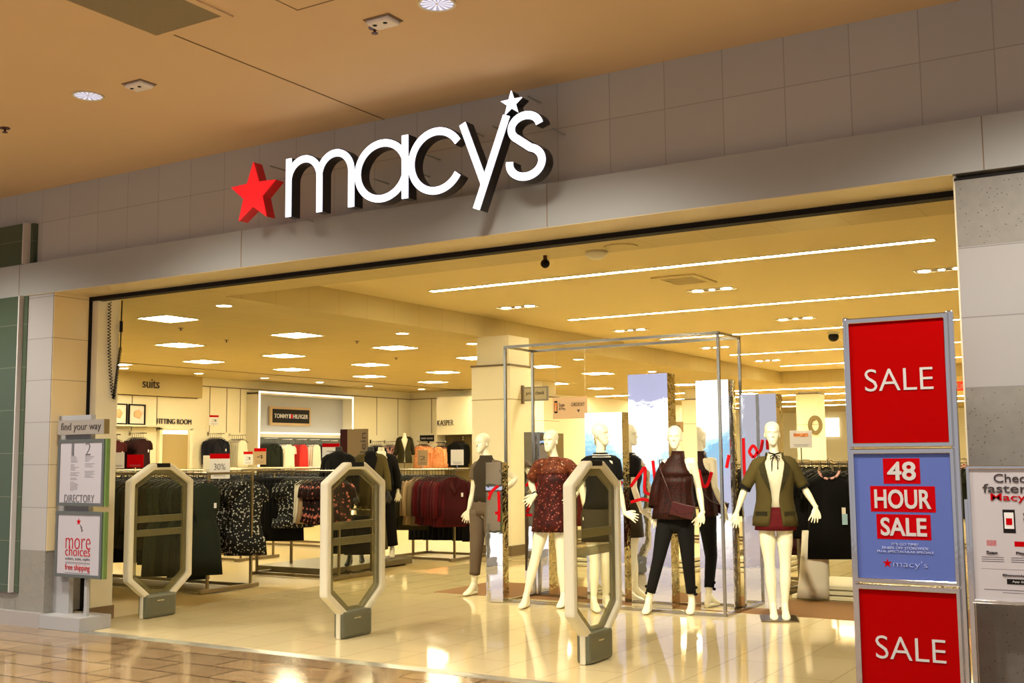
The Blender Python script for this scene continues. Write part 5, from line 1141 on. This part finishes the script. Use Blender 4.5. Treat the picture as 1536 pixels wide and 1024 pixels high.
arm = thing('rack_arm', 'slanted front arm of the right rack holding the beaded top', 'rack arm', (-3.5, 12.05, 1.0), 0); MB().path([(.04, .04, .50), (.04, .3, .45)], .012, 8).path([(-.12, 0, -.27), (-.12, .3, -.27)], .01, 8).build('bar', 'chrome', arm)
run('skirt', 'cream', .7, (-3.1, 12.7, .9), (-2.6, 12.7, .9), 5, .5, 'cream skirt behind the white trousers', ' nearest the sale stand', 'cream skirts on the right rack')
run('dress', 'burg_d', .7, (-4.5, 13.3, 1.2), (-4.15, 13.3, 1.2), 4, .5, 'dark burgundy dress behind the olive blazer mannequin', ' of the run', 'dark dresses behind the blazer mannequin')
rack('h', 'low rack behind the olive blazer mannequin', -4.7, -4.0, 13.3, 13.8, 1.2)
stt = thing('white_platform', 'stepped white platform under the black tops on the right', 'platform', (-3.3, 12.75, 0))
for k, (a, h0) in enumerate(((.62, .0), (.56, .05), (.50, .10))): bx(-a, a, -.62+k*.05, .55-k*.05, h0+.004, h0+.045).build('step', 'wplat', stt, bevel=.008)
cs = card(-3.78, 12.2, 1.62, .24, .19, 'white card with pink heading above the beaded black top', False, 'white', stem=.14, face=.5)
bx(-.08, .08, -.0078, -.006, .12, .16).build('pink_heading', 'orange', cs)
# ------------------------------------------------------------------ farther racks and displays seen between the mannequins
far = [(-8.6, -6.9, 19.5, 'black_cloth', 'jacket', 'beyond the lace-dress mannequin', .7), (-7.9, -6.3, 23.5, 'olive_d', 'blouse', 'in the third row beyond the frame', .7), (-6.4, -5.0, 17.0, 'black_cloth', 'blouse', 'behind the jewelled-top mannequin', .7), (-5.4, -4.0, 21.5, 'navy', 'jacket', 'behind the halter-top mannequin', .7),
       (-2.8, -1.4, 17.5, 'black_cloth', 'jacket', 'behind the right rack', .7), (-4.4, -2.9, 19.5, 'dgreen', 'dress', 'far behind the beaded top', .8), (-9.8, -8.4, 27, 'tan', 'blouse', 'at the far end of the aisle', .7), (-6.5, -4.5, 28, 'floral_w', 'blouse', 'far beyond the tallest mirror column', .7), (-3.6, -2.0, 26, 'cream', 'blouse', 'far behind the sale stand', .7)]
for x0, x1, y, m, kd, wh, L in far:
    rack('x', 'distant clothes rack '+wh, x0, x1, y, y+.7, 1.42)
    run(kd, m, L, (x0+.1, y, 1.42), (x1-.1, y, 1.42), 9, .5, KC[kd]+' on the distant rack '+wh, ' of that rack', KC[kd]+' rack '+wh)
for i, (x, y) in enumerate(((-7.5, 14.8), (-6.3, 14.6), (-5.2, 15.0))):
    o = thing('white_platform', 'stack of white platform steps %s beyond the chrome frame' % ('on the left', 'in the middle', 'on the right')[i], 'platform', (x, y, 0), group='white step platforms')
    for k, (a, h0) in enumerate(((.52, .0), (.46, .06), (.40, .12))): bx(-a*.8, a*.8, -a, a, h0+.004, h0+.05).build('step', 'wplat', o, bevel=.008)
cp = one('wall_panel_light', bx(-15.9, -14.3, 51.9, 52.0, 2.35, 3.2), 'glow', 'bright backlit wall panel at the far back', 'wall panel')
one('wreath', MB().bandprism([(.22*math.cos(a*PI/12), .30*math.sin(a*PI/12)) for a in range(24)], [(.12*math.cos(a*PI/12), .18*math.sin(a*PI/12)) for a in range(24)], 'Y', -.05, .05), 'brownp', 'oval wreath ornament on the far pillar', 'wreath', (-10.3, 34.76, 2.45))
bpy.context.view_layer.update()
cb = thing('display_board', 'tall brown upright board just right of the near cream pillar', 'board', (-9.15, 16.0, 0))
bx(-.14, .02, 0, .5, .15, 1.93).build('back_board', 'brownp', cb); bx(-.16, .04, -.02, .52, 0, .15).build('plinth', 'trimd', cb)
